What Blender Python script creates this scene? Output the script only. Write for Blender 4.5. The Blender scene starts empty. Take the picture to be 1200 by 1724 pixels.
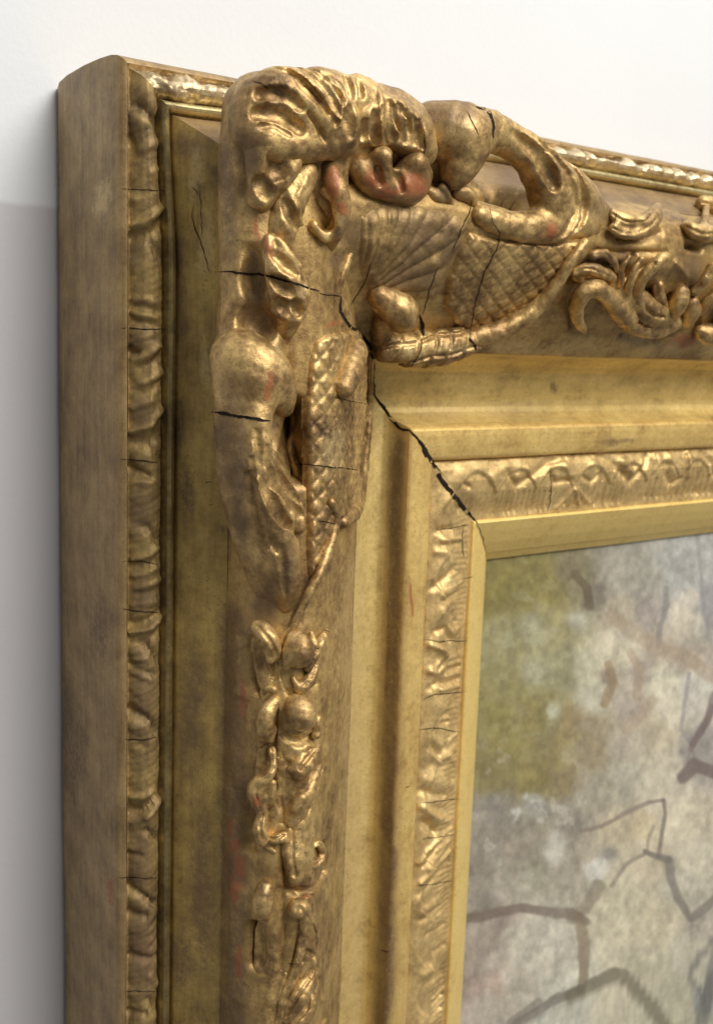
import bpy, math, random
import numpy as np
import openvdb
from mathutils import Vector, Matrix
from mathutils.bvhtree import BVHTree

random.seed(7)
SC = bpy.context.scene
COL = SC.collection
S = 0.1                      # the frame is laid out in decimetres, built in metres

# ------------------------------------------------------------------ camera
CAM = np.array([-1.23073346, -3.32308893, -0.72357029])      # dm; x right, y into the wall, z up
YAW, PITCH, ROLL = (math.radians(a) for a in (35.94182466, -9.09929534, 2.06199842))
FPX, PW, PH = 1804.997, 1200.0, 1724.0
FW = np.array([math.sin(YAW) * math.cos(PITCH), math.cos(YAW) * math.cos(PITCH), math.sin(PITCH)])
_r = np.array([math.cos(YAW), -math.sin(YAW), 0.0])
_u = np.cross(_r, FW)
RI = math.cos(ROLL) * _r + math.sin(ROLL) * _u
UP = -math.sin(ROLL) * _r + math.cos(ROLL) * _u
cam_d = bpy.data.cameras.new("camera")
cam = bpy.data.objects.new("camera", cam_d)
COL.objects.link(cam)
M = Matrix.Identity(4)
for i in range(3):
    M[i][0], M[i][1], M[i][2], M[i][3] = RI[i], UP[i], -FW[i], CAM[i] * S
cam.matrix_world = M
cam_d.sensor_fit = 'AUTO'
cam_d.sensor_width = 36
cam_d.lens = 36 * FPX / PH
cam_d.clip_start = 0.01
cam_d.clip_end = 50
cam_d.dof.use_dof = True
cam_d.dof.focus_distance = 0.285
cam_d.dof.aperture_fstop = 24
SC.camera = cam

# ------------------------------------------------------------------ light
w = bpy.data.worlds.new("World")
SC.world = w
w.use_nodes = True
w.node_tree.nodes["Background"].inputs[0].default_value = (0.98, 0.98, 1.0, 1)
w.node_tree.nodes["Background"].inputs[1].default_value = 0.19


def lamp(name, loc, target, power, size, color, size_y=None):
    d = bpy.data.lights.new(name, 'AREA')
    d.energy = power
    d.color = color
    d.shape = 'RECTANGLE' if size_y else 'DISK'
    d.size = size
    if size_y:
        d.size_y = size_y
    o = bpy.data.objects.new(name, d)
    COL.objects.link(o)
    o.location = loc
    o.rotation_euler = (Vector(target) - Vector(loc)).to_track_quat('-Z', 'Y').to_euler()
    return o


# one broad soft gallery light above and a little to the right, a small added lamp for falloff down the frame, and a pale ceiling panel
lamp('gallery_lamp', (0.34, -1.32, 0.82), (0.15, 0, -0.15), 22.5, 1.0, (1.0, 0.962, 0.905), 0.6)
lamp('falloff_lamp', (0.12, -0.60, 0.55), (0.17, 0, -0.16), 2.3, 0.34, (1.0, 0.96, 0.89), 0.12)
lamp('ceiling_lamp', (0.7, -0.6, 1.5), (0.1, 0, -0.1), 11, 1.3, (0.92, 0.95, 1.0), 0.9)

SC.view_settings.view_transform = 'Standard'
SC.view_settings.look = 'None'
SC.view_settings.exposure = 0.0
SC.view_settings.gamma = 1.0


# ------------------------------------------------------------------ geometry helpers
def at(px, py, h):
    """photo pixel -> (x, v) on the plane h dm in front of the wall (v runs downward)"""
    d = FW + RI * (px - PW / 2) / FPX - UP * (py - PH / 2) / FPX
    t = (-h - CAM[1]) / d[1]
    P = CAM + d * t
    return P[0], -P[2]


def depth_of(x, v, h):
    return float((np.array([x, -h, -v]) - CAM) @ FW)


def to_px(x, v, h):
    P = np.stack([x, -h, -v], -1) - CAM
    z = P @ FW
    return PW / 2 + FPX * (P @ RI) / z, PH / 2 - FPX * (P @ UP) / z


def smooth01(t):
    t = np.clip(t, 0, 1)
    return t * t * (3 - 2 * t)


_rng = np.random.RandomState(11)
_LAT = _rng.rand(256, 256).astype(np.float32)


def vnoise(x, y):
    xi = np.floor(x).astype(int)
    yi = np.floor(y).astype(int)
    fx = x - xi
    fy = y - yi
    fx = fx * fx * (3 - 2 * fx)
    fy = fy * fy * (3 - 2 * fy)
    a = _LAT[xi % 256, yi % 256]
    b = _LAT[(xi + 1) % 256, yi % 256]
    c = _LAT[xi % 256, (yi + 1) % 256]
    d = _LAT[(xi + 1) % 256, (yi + 1) % 256]
    return (a * (1 - fx) + b * fx) * (1 - fy) + (c * (1 - fx) + d * fx) * fy


def fbm(x, y, o=4):
    s = 0
    a = 0.5
    for i in range(o):
        s = s + a * (vnoise(x * 2 ** i + 17.3 * i, y * 2 ** i + 5.1 * i) - 0.5)
        a *= 0.5
    return s


# moulding profile (u from the outer edge inwards, h out from the wall), dm
SIDE = [(1.6, 0.004), (0.0, 0.004), (-0.008, 0.04), (-0.014, 0.12), (-0.017, 0.26), (-0.016, 0.37), (-0.013, 0.44), (-0.008, 0.472), (0.002, 0.488), (0.012, 0.492)]
BORDER = [(0.012, 0.492), (0.016, 0.482), (0.022, 0.480), (0.030, 0.496), (0.042, 0.515), (0.056, 0.524), (0.070, 0.522),
          (0.082, 0.512), (0.089, 0.498), (0.092, 0.488)]
BEAD = [(0.092, 0.488), (0.094, 0.505), (0.100, 0.522), (0.109, 0.529), (0.118, 0.526), (0.125, 0.516), (0.129, 0.503), (0.131, 0.500)]
HOLLOW = [(0.131, 0.500), (0.133, 0.520), (0.150, 0.548), (0.175, 0.585), (0.200, 0.622), (0.224, 0.652), (0.227, 0.655)]
RIDGE = [(0.227, 0.655), (0.228, 0.69), (0.236, 0.735), (0.252, 0.78), (0.28, 0.82), (0.315, 0.847), (0.355, 0.860), (0.40, 0.860),
         (0.45, 0.843), (0.51, 0.805), (0.57, 0.758), (0.63, 0.707), (0.69, 0.653), (0.735, 0.610), (0.750, 0.597), (0.755, 0.590)]
COVE = [(0.755, 0.590), (0.758, 0.575), (0.765, 0.545), (0.776, 0.512), (0.795, 0.483), (0.82, 0.462), (0.85, 0.448), (0.885, 0.436),
        (0.92, 0.427), (0.945, 0.426), (0.963, 0.433), (0.977, 0.448), (0.987, 0.468), (0.994, 0.488), (0.999, 0.502)]
LIP = [(0.999, 0.502), (1.003, 0.514), (1.007, 0.523), (1.016, 0.530), (1.035, 0.5305), (1.07, 0.527), (1.098, 0.522),
       (1.112, 0.518), (1.119, 0.511), (1.121, 0.498)]
INNER = [(1.121, 0.498), (1.124, 0.488), (1.135, 0.490), (1.16, 0.502), (1.20, 0.508), (1.24, 0.502), (1.28, 0.489), (1.32, 0.473),
         (1.345, 0.467), (1.3535, 0.466)]
SLIP = [(1.353, 0.440), (1.354, 0.468), (1.357, 0.476), (1.363, 0.479), (1.40, 0.460), (1.45, 0.430), (1.49, 0.401), (1.497, 0.396),
        (1.501, 0.390), (1.518, 0.376), (1.533, 0.364), (1.535, 0.340)]
_full = [p for seg in (SIDE[1:], BORDER, BEAD, HOLLOW, RIDGE, COVE, LIP, INNER, SLIP) for p in seg]
_pu = np.array([p[0] for p in _full])
_ph = np.array([p[1] for p in _full])
_ord = np.argsort(_pu, kind='stable')
_pu, _ph = _pu[_ord], _ph[_ord]


def warp_amt(side, u, v):
    """the hand-made rails are not quite the same width"""
    wv = smooth01((v - u) / 0.45)
    wu = smooth01(u / 0.09) * (1 - smooth01((u - 0.5) / 0.24))
    return (0.024 if side == 'L' else -0.016) * wu * wv


def base_h(x, v):
    if x < v:
        u, a, s = x, v, 'L'
    else:
        u, a, s = v, x, 'T'
    u = u - float(warp_amt(s, np.array(u), np.array(a)))
    if u < -0.01:
        return 0.0
    return float(np.interp(u, _pu, _ph))


_cache = {}


def on(px, py):
    """photo pixel -> point of the bare moulding that it shows"""
    k = (px, py)
    if k in _cache:
        return _cache[k]
    lo = None
    for h in np.arange(1.0, 0.0, -0.008):
        x, v = at(px, py, h)
        if base_h(x, v) >= h:
            lo = h
            break
    if lo is None:
        lo = 0.0
    else:
        a, b = lo, lo + 0.008
        for _ in range(8):
            m = (a + b) / 2
            x, v = at(px, py, m)
            if base_h(x, v) >= m:
                a = m
            else:
                b = m
        lo = a
    x, v = at(px, py, lo)
    _cache[k] = (x, v, lo)
    return _cache[k]


def pt(p):
    """(px, py, h, r_px): h >= 0.35 is a height above the wall, below that an offset from the moulding"""
    px, py, h, r = p
    if h < 0.35:
        x, v, hb = on(px, py)
        hh = hb + h
        x, v = at(px, py, hh)
    else:
        hh = h
        x, v = at(px, py, h)
    return x, v, hh, r * depth_of(x, v, hh) / FPX


# ------------------------------------------------------------------ wear spots: rubbed and toned gilding, with shade and highlights painted in
SPOTS = []          # (x, v, h, radius, channel)


def add_spots(ch, lst, hfix=None):
    for px, py, r in lst:
        SPOTS.append((px, py, r, ch))


def wear_shade_attr(me, P):
    """P: (n,3) x,v,h in dm -> colour attribute 'wear' (red bole, dark tone and shade, pale rub and highlight; alpha: brown size and shade)"""
    n = len(P)
    out = np.zeros((n, 4), np.float32)
    qx, qy = to_px(P[:, 0], P[:, 1], P[:, 2])
    jx = 26 * fbm(P[:, 0] * 9 + P[:, 2] * 7, P[:, 1] * 9 + 3.1)
    jy = 26 * fbm(P[:, 0] * 9 + 40, P[:, 1] * 9 + P[:, 2] * 7 + 9)
    for (px, py, r, ch) in SPOTS:
        rx, ry = r if isinstance(r, tuple) else (r, r)
        jj = 0.25 if ch == 3 else 1.0
        d = np.hypot((qx + jj * jx - px) / rx, (qy + jj * jy - py) / ry)
        out[:, ch] = np.maximum(out[:, ch], np.clip(1.35 - d, 0, 1))
    a = me.color_attributes.new('wear_shade', 'FLOAT_COLOR', 'POINT')
    a.data.foreach_set('color', out.ravel())


BASE = Vector((0.23, 0.0, -0.46))     # the foot of the frame's run on the wall


def link_mesh(name, P, faces, mat, parent, smooth=True, sharp=None, wear_shade=True):
    """P in (x, v, h) dm"""
    me = bpy.data.meshes.new(name)
    co = np.stack([P[:, 0], -P[:, 2], -P[:, 1]], -1) * S
    faces = np.asarray(faces, np.int32)
    nf, k = faces.shape
    me.vertices.add(len(co))
    me.vertices.foreach_set('co', co.astype(np.float32).ravel())
    me.loops.add(nf * k)
    me.loops.foreach_set('vertex_index', faces.ravel())
    me.polygons.add(nf)
    me.polygons.foreach_set('loop_start', np.arange(0, nf * k, k, dtype=np.int32))
    me.update(calc_edges=True)
    me.validate()
    me.polygons.foreach_set('use_smooth', [smooth] * len(me.polygons))
    if sharp:
        me.set_sharp_from_angle(angle=math.radians(sharp))
    if wear_shade:
        wear_shade_attr(me, P)
    me.materials.append(mat)
    o = bpy.data.objects.new(name, me)
    COL.objects.link(o)
    if parent is not None:
        o.parent = parent
        if parent.type == 'EMPTY':
            o.location = -BASE
    return o


# ------------------------------------------------------------------ carved relief as signed distance grids
class Relief:
    def __init__(s, lo, hi, vox):
        s.lo = np.array(lo, float)
        s.vox = vox
        s.n = np.maximum(((np.array(hi) - s.lo) / vox).astype(int) + 2, 4)
        s.D = np.full(s.n, 1.0, np.float32)

    def box(s, lo, hi):
        a = np.clip(((np.array(lo) - s.lo) / s.vox).astype(int), 0, s.n)
        b = np.clip(((np.array(hi) - s.lo) / s.vox).astype(int) + 2, 0, s.n)
        if np.any(b <= a):
            return None
        sl = tuple(slice(i, j) for i, j in zip(a, b))
        ax = [(s.lo[i] + s.vox * np.arange(a[i], b[i])).astype(np.float32) for i in range(3)]
        return sl, ax[0][:, None, None], ax[1][None, :, None], ax[2][None, None, :]

    def apply(s, sl, d, k, sub):
        A = s.D[sl]
        if sub:
            b = -d
            hh = np.clip(0.5 - 0.5 * (b - A) / k, 0, 1)
            s.D[sl] = b * (1 - hh) + A * hh + k * hh * (1 - hh)
        else:
            hh = np.clip(0.5 + 0.5 * (A - d) / k, 0, 1)
            s.D[sl] = A * (1 - hh) + d * hh - k * hh * (1 - hh)

    def chain(s, P, k=0.015, sub=False, flat=1.0):
        P = np.array(P, np.float32)
        m = k + 3 * s.vox
        r = P[:, 3].max()
        q = s.box(P[:, :3].min(0) - r - m, P[:, :3].max(0) + r + m)
        if q is None:
            return
        sl, X, Y, Z = q
        d = None
        if len(P) == 1:
            P = np.concatenate([P, P + np.array([1e-4, 0, 0, 0], np.float32)])
        for a, b in zip(P[:-1], P[1:]):
            ab = b[:3] - a[:3]
            L = float(ab @ ab) + 1e-9
            t = np.clip(((X - a[0]) * ab[0] + (Y - a[1]) * ab[1] + (Z - a[2]) * ab[2]) / L, 0, 1)
            e = np.sqrt((X - a[0] - t * ab[0]) ** 2 + (Y - a[1] - t * ab[1]) ** 2 + ((Z - a[2] - t * ab[2]) / flat) ** 2) - (a[3] + t * (b[3] - a[3]))
            d = e if d is None else np.minimum(d, e)
        s.apply(sl, d, k, sub)

    def ell(s, c, r, ang, k=0.015, sub=False):
        rr = max(r)
        m = k + 3 * s.vox
        q = s.box(np.array(c) - rr - m, np.array(c) + rr + m)
        if q is None:
            return
        sl, X, Y, Z = q
        ca, sa = math.cos(ang), math.sin(ang)
        x = (X - c[0]) * ca + (Y - c[1]) * sa
        y = -(X - c[0]) * sa + (Y - c[1]) * ca
        z = Z - c[2]
        k0 = np.sqrt((x / r[0]) ** 2 + (y / r[1]) ** 2 + (z / r[2]) ** 2)
        k1 = np.sqrt((x / r[0] ** 2) ** 2 + (y / r[1] ** 2) ** 2 + (z / r[2] ** 2) ** 2) + 1e-6
        s.apply(sl, (k0 * (k0 - 1) / k1).astype(np.float32), k, sub)

    def surf(s, px, py, h, r):
        hs = np.arange(1.15, 0.35, -s.vox * 0.7)
        d = FW + RI * (px - PW / 2) / FPX - UP * (py - PH / 2) / FPX
        t = (-hs - CAM[1]) / d[1]
        X = CAM[0] + d[0] * t
        V = -(CAM[2] + d[2] * t)
        I = np.round((np.stack([X, V, hs], -1) - s.lo) / s.vox).astype(int)
        ok = np.all((I >= 0) & (I < s.n), 1)
        val = np.full(len(hs), 9.0)
        val[ok] = s.D[I[ok, 0], I[ok, 1], I[ok, 2]]
        neg = np.where(val < 0)[0]
        i = neg[0] if len(neg) else int(np.argmin(val))
        return X[i], V[i], hs[i], r * depth_of(X[i], V[i], hs[i]) / FPX

    def mesh(s):
        # close the grid, so that no piece is left open at the border
        D = np.clip(s.D, -3 * s.vox, 3 * s.vox)
        for ax in range(3):
            for e in (0, -1):
                idx = [slice(None)] * 3
                idx[ax] = e
                D[tuple(idx)] = 3 * s.vox
        g = openvdb.FloatGrid(3 * s.vox)
        g.copyFromArray(np.ascontiguousarray(D))
        pts, quads = g.convertToQuads(0.0)
        return np.asarray(pts, float) * s.vox + s.lo, np.asarray(quads)


def spline(P, n=4):
    P = np.array(P, float)
    if len(P) < 3:
        return P
    Q = np.concatenate([[2 * P[0] - P[1]], P, [2 * P[-1] - P[-2]]])
    out = []
    for i in range(1, len(Q) - 2):
        p0, p1, p2, p3 = Q[i - 1:i + 3]
        for j in range(n):
            t = j / n
            out.append(0.5 * (2 * p1 + (p2 - p0) * t + (2 * p0 - 5 * p1 + 4 * p2 - p3) * t * t + (3 * p1 - p0 - 3 * p2 + p3) * t ** 3))
    out.append(P[-1])
    out = np.array(out)
    out[:, 3] = np.maximum(out[:, 3], P[:, 3].min() * 0.6)
    return out


def piece(name, parent, mat, prims, vox=0.0065, tex=None, cuts=(), low=None, veins=False, fat=1.0):
    """prims: ('c', [(px,py,h,r)...], k) tapering limb, ('e', (px,py,h), (rx_px, ry_px, rh_dm), deg, k) boss;
    prims starting with '-' are cut away"""
    items = []
    lo = np.full(3, 9.0)
    hi = np.full(3, -9.0)
    big = any(p[0] == 'c' and max(q[3] for q in p[1]) > 9 for p in prims)
    for p in list(prims) + list(cuts):
        sub = p[0].startswith('-')
        typ = p[0].strip('-')
        k = p[2] if len(p) > 2 else 0.015
        if typ == 'c' and (sub or (big and max(q[3] for q in p[1]) <= 9)) and p[1][0][2] >= 0.35:
            items.append(('s', p[1], k, sub))
        elif typ == 'c':
            src = p[1]
            flat = p[3] if len(p) > 3 else 1.0
            if low:
                k = max(k, .018)
                src = [(q[0], q[1], q[2] * low if 0 < q[2] < 0.35 else q[2], q[3] * fat) for q in src]
            Q = np.array([pt(q) for q in src])
            Qs = spline(Q, 4 if len(Q) > 2 else 1)
            items.append(('c', Qs, k, sub, flat))
            if not sub:
                lo = np.minimum(lo, (Qs[:, :3] - Qs[:, 3:]).min(0))
                hi = np.maximum(hi, (Qs[:, :3] + Qs[:, 3:]).max(0))
        else:
            x, v, h, r1 = pt((p[1][0], p[1][1], p[1][2], 1.0))
            r = (p[2][0] * r1, p[2][1] * r1, p[2][2])
            k = p[4] if len(p) > 4 else 0.015
            items.append(('e', (x, v, h), r, math.radians(p[3] if len(p) > 3 else 0), k, sub))
            if not sub:
                lo = np.minimum(lo, np.array([x, v, h]) - max(r))
                hi = np.maximum(hi, np.array([x, v, h]) + max(r))
    R = Relief(lo - 0.03, hi + 0.03, vox)
    todo = [i for i in items if i[0] != 's'] + [i for i in items if i[0] == 's']
    for it in todo:
        if it[0] == 'c':
            R.chain(it[1], it[2], it[3], it[4])
        elif it[0] == 'e':
            R.ell(it[1], it[2], it[3], it[4], it[5])
        else:
            # a groove or a fine ridge that follows the surface modelled so far
            Q = np.array([R.surf(*q) for q in it[1]])
            Q[:, 3] *= 1.8 if it[3] else 1.0
            R.chain(spline(Q, 4 if len(Q) > 2 else 1), it[2] * 0.45, it[3])
    if veins:
        # a chased line along the middle of each leaf
        for p in prims:
            if p[0] == 'c' and len(p[1]) >= 3 and 6.5 <= max(q[3] for q in p[1]) <= 17:
                Q = np.array([R.surf(q[0], q[1], 1.0, max(q[3] * 0.20, 1.4)) for q in p[1]])
                R.chain(spline(Q, 4), 0.005, True)
    # hand-carved unevenness
    sl, X, Y, Z = R.box(lo - 0.03, hi + 0.03)
    R.D[sl] += (0.0022 * np.sin(47 * X + 31 * Y + 3) * np.sin(43 * Y - 37 * Z + 1) * np.sin(53 * Z + 29 * X)
                + 0.0012 * np.sin(121 * X - 60 * Y) * np.sin(113 * Y + 80 * Z + 2)).astype(np.float32)
    if tex:
        q = R.box(lo - 0.03, hi + 0.03)
        sl, X, Y, Z = q
        R.D[sl] += tex(X, Y, Z).astype(np.float32)
    P, F = R.mesh()
    # hand-carved unevenness
    return link_mesh(name, P, F[:, ::-1], mat, parent)

# ------------------------------------------------------------------ materials
def srgb(r, g, b):
    f = lambda c: (c / 255 / 12.92) if c / 255 <= 0.04045 else ((c / 255 + 0.055) / 1.055) ** 2.4
    return (f(r), f(g), f(b), 1.0)


class NT:
    def __init__(s, name):
        s.m = bpy.data.materials.new(name)
        s.m.use_nodes = True
        s.t = s.m.node_tree
        s.b = s.t.nodes["Principled BSDF"]
        s.co = s.n('ShaderNodeTexCoord').outputs['Object']

    def n(s, typ, **kw):
        x = s.t.nodes.new(typ)
        for k, v in kw.items():
            setattr(x, k, v)
        return x

    def l(s, a, b):
        s.t.links.new(a, b)

    def noise(s, scale, stretch=(1, 1, 1), detail=5, rough=0.6, off=0.0):
        mp = s.n('ShaderNodeMapping')
        mp.inputs['Scale'].default_value = stretch
        mp.inputs['Location'].default_value = (off, off * 1.7, off * 0.6)
        s.l(s.co, mp.inputs['Vector'])
        t = s.n('ShaderNodeTexNoise')
        t.inputs['Scale'].default_value = scale
        t.inputs['Detail'].default_value = detail
        t.inputs['Roughness'].default_value = rough
        s.l(mp.outputs[0], t.inputs['Vector'])
        return t.outputs['Fac']

    def ramp(s, fac, stops):
        r = s.n('ShaderNodeValToRGB')
        e = r.color_ramp.elements
        while len(e) < len(stops):
            e.new(0.5)
        for i, (p, c) in enumerate(stops):
            e[i].position = p
            e[i].color = c if hasattr(c, '__len__') else (c, c, c, 1)
        s.l(fac, r.inputs[0])
        return r.outputs[0]

    def mix(s, fac, a, b):
        x = s.n('ShaderNodeMix', data_type='RGBA')
        if isinstance(fac, float):
            x.inputs[0].default_value = fac
        else:
            s.l(fac, x.inputs[0])
        for v, i in ((a, 6), (b, 7)):
            if hasattr(v, 'is_output'):
                s.l(v, x.inputs[i])
            else:
                x.inputs[i].default_value = v
        return x.outputs[2]

    def math(s, op, a, b=None, clamp=False):
        x = s.n('ShaderNodeMath', operation=op, use_clamp=clamp)
        for v, i in ((a, 0), (b, 1)):
            if v is None:
                continue
            if hasattr(v, 'is_output'):
                s.l(v, x.inputs[i])
            else:
                x.inputs[i].default_value = v
        return x.outputs[0]


def gilt(name, bright, mid, dull, metal=0.8, rough=0.38, streak='Z', streak_amt=0.5, bump=0.25, tone=(0.37, 0.57), speck=0.5):
    """old water gilding: leaf rubbed thin over a red bole ground, toned with brown size"""
    N = NT(name)
    st = {'Z': (14, 14, 1.0), 'X': (1.0, 14, 14), 'N': (1, 1, 1)}[streak]
    big = N.noise(62, off=3.1, detail=6)
    fine = N.noise(520, off=1.2, detail=5, rough=0.65)
    lines = N.noise(34, stretch=st, off=0.4, detail=6, rough=0.7)
    f = N.math('ADD', N.math('MULTIPLY', big, 0.55), N.math('ADD', N.math('MULTIPLY', lines, 0.45 * streak_amt), N.math('MULTIPLY', fine, 0.45 * (1 - streak_amt))))
    lo, hi = tone
    f = N.math('ADD', N.math('MULTIPLY', f, 0.72), N.math('MULTIPLY', N.noise(170, off=5.5, detail=7, rough=0.7), 0.28))
    base = N.ramp(f, [(lo, dull), (0.5 * (lo + hi), mid), (hi, bright)])
    at_ = N.n('ShaderNodeAttribute', attribute_name='wear_shade')
    sp = N.n('ShaderNodeSeparateColor')
    N.l(at_.outputs['Color'], sp.inputs[0])
    grain = N.noise(1500, off=2.0, detail=4, rough=0.7)
    ragged = N.math('SUBTRACT', N.math('ADD', N.math('MULTIPLY', fine, 1.2), N.math('MULTIPLY', grain, 0.6)), 0.9)

    def mask(ch, gain=1.5, thr=0.40):
        return N.math('MULTIPLY', N.math('SUBTRACT', N.math('ADD', sp.outputs[ch], N.math('MULTIPLY', ragged, 1.5)), thr), gain, clamp=True)
    red, dark, pale = mask(0, 1.9, 0.30), mask(1, 1.25, 0.34), mask(2, 1.3)
    # pinholes and flyspecks
    v = N.n('ShaderNodeTexVoronoi', feature='F1')
    v.inputs['Scale'].default_value = 640
    v.inputs['Randomness'].default_value = 1.0
    N.l(N.co, v.inputs['Vector'])
    pin = N.math('MULTIPLY', N.math('LESS_THAN', v.outputs['Distance'], N.math('MULTIPLY', N.math('SUBTRACT', big, 0.38), 0.75)), speck)
    c = N.mix(pin, base, (0.10, 0.07, 0.045, 1))
    c = N.mix(N.math('MULTIPLY', dark, 0.8), c, (0.165, 0.102, 0.052, 1))
    c = N.mix(N.math('MULTIPLY', pale, 0.65), c, (0.72, 0.54, 0.25, 1))
    c = N.mix(N.math('MULTIPLY', red, 0.85), c, (0.34, 0.105, 0.036, 1))
    # brown size along a channel, with its shade painted in
    shade_wash = N.math('MULTIPLY', at_.outputs['Alpha'], N.math('ADD', 0.45, N.math('MULTIPLY', big, 0.9)), clamp=True)
    c = N.mix(N.math('MULTIPLY', shade_wash, 0.92), c, (0.105, 0.058, 0.026, 1))
    # a little bole grinning through everywhere
    thin = N.math('MULTIPLY', N.math('SUBTRACT', N.noise(210, off=7.7, detail=6, rough=0.72), 0.60), 4.5, clamp=True)
    c = N.mix(N.math('MULTIPLY', thin, 0.24), c, (0.30, 0.105, 0.045, 1))
    # fine wear: specks of brown size and of bare bright leaf
    flk = N.noise(820, off=9.1, detail=7, rough=0.78)
    c = N.mix(N.math('MULTIPLY', N.math('MULTIPLY', N.math('SUBTRACT', flk, 0.55), 9.0, clamp=True), 0.40), c, (0.12, 0.078, 0.045, 1))
    c = N.mix(N.math('MULTIPLY', N.math('MULTIPLY', N.math('SUBTRACT', 0.42, flk), 9.0, clamp=True), 0.38), c, bright)
    N.l(c, N.b.inputs['Base Color'])
    mm = N.math('MULTIPLY', N.math('SUBTRACT', 1.0, N.math('ADD', N.math('MULTIPLY', red, 0.8), N.math('ADD', N.math('MULTIPLY', dark, 0.45), N.math('MULTIPLY', shade_wash, 0.9)), clamp=True)), metal)
    N.l(mm, N.b.inputs['Metallic'])
    rr = N.math('ADD', N.math('MULTIPLY', N.math('SUBTRACT', fine, 0.5), 0.55), N.math('ADD', N.math('MULTIPLY', dark, 0.08), rough), clamp=True)
    N.l(rr, N.b.inputs['Roughness'])
    bp = N.n('ShaderNodeBump')
    bp.inputs['Strength'].default_value = bump
    bp.inputs['Distance'].default_value = 0.0004
    hgt = N.math('ADD', N.math('MULTIPLY', fine, 0.8), N.math('ADD', N.math('MULTIPLY', lines, 0.5 * streak_amt), N.math('MULTIPLY', grain, 0.25)))
    N.l(hgt, bp.inputs['Height'])
    N.l(bp.outputs[0], N.b.inputs['Normal'])
    return N.m


C = lambda *a: (a[0], a[1], a[2], 1.0)
MAT = {}
MAT['side'] = gilt('toned_gilt_side', C(0.42, 0.285, 0.125), C(0.29, 0.19, 0.08), C(0.15, 0.094, 0.042), metal=0.35, rough=0.5, streak='Z', streak_amt=0.8, bump=0.55)
for ax in 'ZX':
    MAT['plain' + ax] = gilt('yellow_gilt_' + ax, C(0.82, 0.62, 0.24), C(0.66, 0.485, 0.175), C(0.36, 0.25, 0.095), metal=0.42, rough=0.5, streak=ax, streak_amt=0.55, bump=0.5)
    MAT['ridge' + ax] = gilt('brown_gilt_' + ax, C(0.58, 0.39, 0.14), C(0.34, 0.21, 0.075), C(0.115, 0.066, 0.032), metal=0.5, rough=0.46, streak=ax, streak_amt=0.4, bump=0.55)
    MAT['hollow' + ax] = gilt('olive_gilt_' + ax, C(0.58, 0.40, 0.12), C(0.39, 0.262, 0.08), C(0.155, 0.10, 0.045), metal=0.42, rough=0.52, streak=ax, streak_amt=0.6, bump=0.4) if ax == 'Z' else gilt('brown_hollow_gilt_X', C(0.36, 0.235, 0.10), C(0.25, 0.16, 0.07), C(0.13, 0.085, 0.042), metal=0.45, rough=0.52, streak=ax, streak_amt=0.6, bump=0.4)  # top hollow browner and darker than the left one
    MAT['bead' + ax] = gilt('dark_gilt_' + ax, C(0.420, 0.321, 0.132), C(0.240, 0.177, 0.075), C(0.130, 0.096, 0.047), metal=0.7, rough=0.38, streak=ax, streak_amt=0.5, bump=0.4) if ax == 'Z' else gilt('lit_bead_gilt_X', C(0.740, 0.642, 0.338), C(0.580, 0.471, 0.226), C(0.340, 0.268, 0.132), metal=0.75, rough=0.36, streak=ax, streak_amt=0.5, bump=0.4)  # dark left and bright top copies, the light put into the bead colour
    MAT['lip' + ax] = gilt('lip_gilt_' + ax, C(0.90, 0.64, 0.22), C(0.74, 0.50, 0.165), C(0.46, 0.28, 0.09), metal=0.45, rough=0.48, streak=ax, streak_amt=0.5, bump=0.4)
    MAT['slip' + ax] = gilt('slip_gilt_' + ax, C(0.96, 0.71, 0.25), C(0.92, 0.67, 0.225), C(0.78, 0.54, 0.17), metal=0.35, rough=0.52, streak=ax, streak_amt=0.2, bump=0.15, speck=0.25)
MAT['carve'] = gilt('carved_gilt', C(0.70, 0.48, 0.19), C(0.35, 0.215, 0.082), C(0.10, 0.058, 0.03), metal=0.58, rough=0.45, streak='N', streak_amt=0.3, bump=0.7)
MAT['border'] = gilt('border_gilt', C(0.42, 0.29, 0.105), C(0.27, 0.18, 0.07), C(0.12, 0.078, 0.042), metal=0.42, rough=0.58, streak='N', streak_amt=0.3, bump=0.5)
MAT['groove'] = gilt('bole_groove', C(0.17, 0.10, 0.045), C(0.10, 0.058, 0.028), C(0.055, 0.034, 0.018), metal=0.15, rough=0.6, streak='Z', streak_amt=0.6, bump=0.4)
MAT['border_top'] = gilt('lit_border_gilt', C(0.72, 0.58, 0.36), C(0.55, 0.42, 0.24), C(0.20, 0.14, 0.085), metal=0.6, rough=0.42, streak='N', streak_amt=0.3, bump=0.5)  # pale copy of the border gilt, light from above put into its colour
MAT['inner'] = gilt('inner_gilt', C(0.80, 0.575, 0.25), C(0.62, 0.43, 0.175), C(0.34, 0.22, 0.10), metal=0.5, rough=0.5, streak='N', streak_amt=0.3, bump=0.45)
MAT['shell'] = gilt('shell_gilt', C(0.48, 0.32, 0.125), C(0.28, 0.18, 0.07), C(0.11, 0.07, 0.038), metal=0.45, rough=0.52, streak='N', streak_amt=0.3, bump=0.7)

k = NT('crack_dark')
k.l(k.ramp(k.noise(300), [(0.3, C(0.012, 0.009, 0.006)), (0.7, C(0.03, 0.02, 0.014))]), k.b.inputs['Base Color'])
k.b.inputs['Roughness'].default_value = 0.9
k.b.inputs['Specular IOR Level'].default_value = 0.1
MAT['crack'] = k.m

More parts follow.
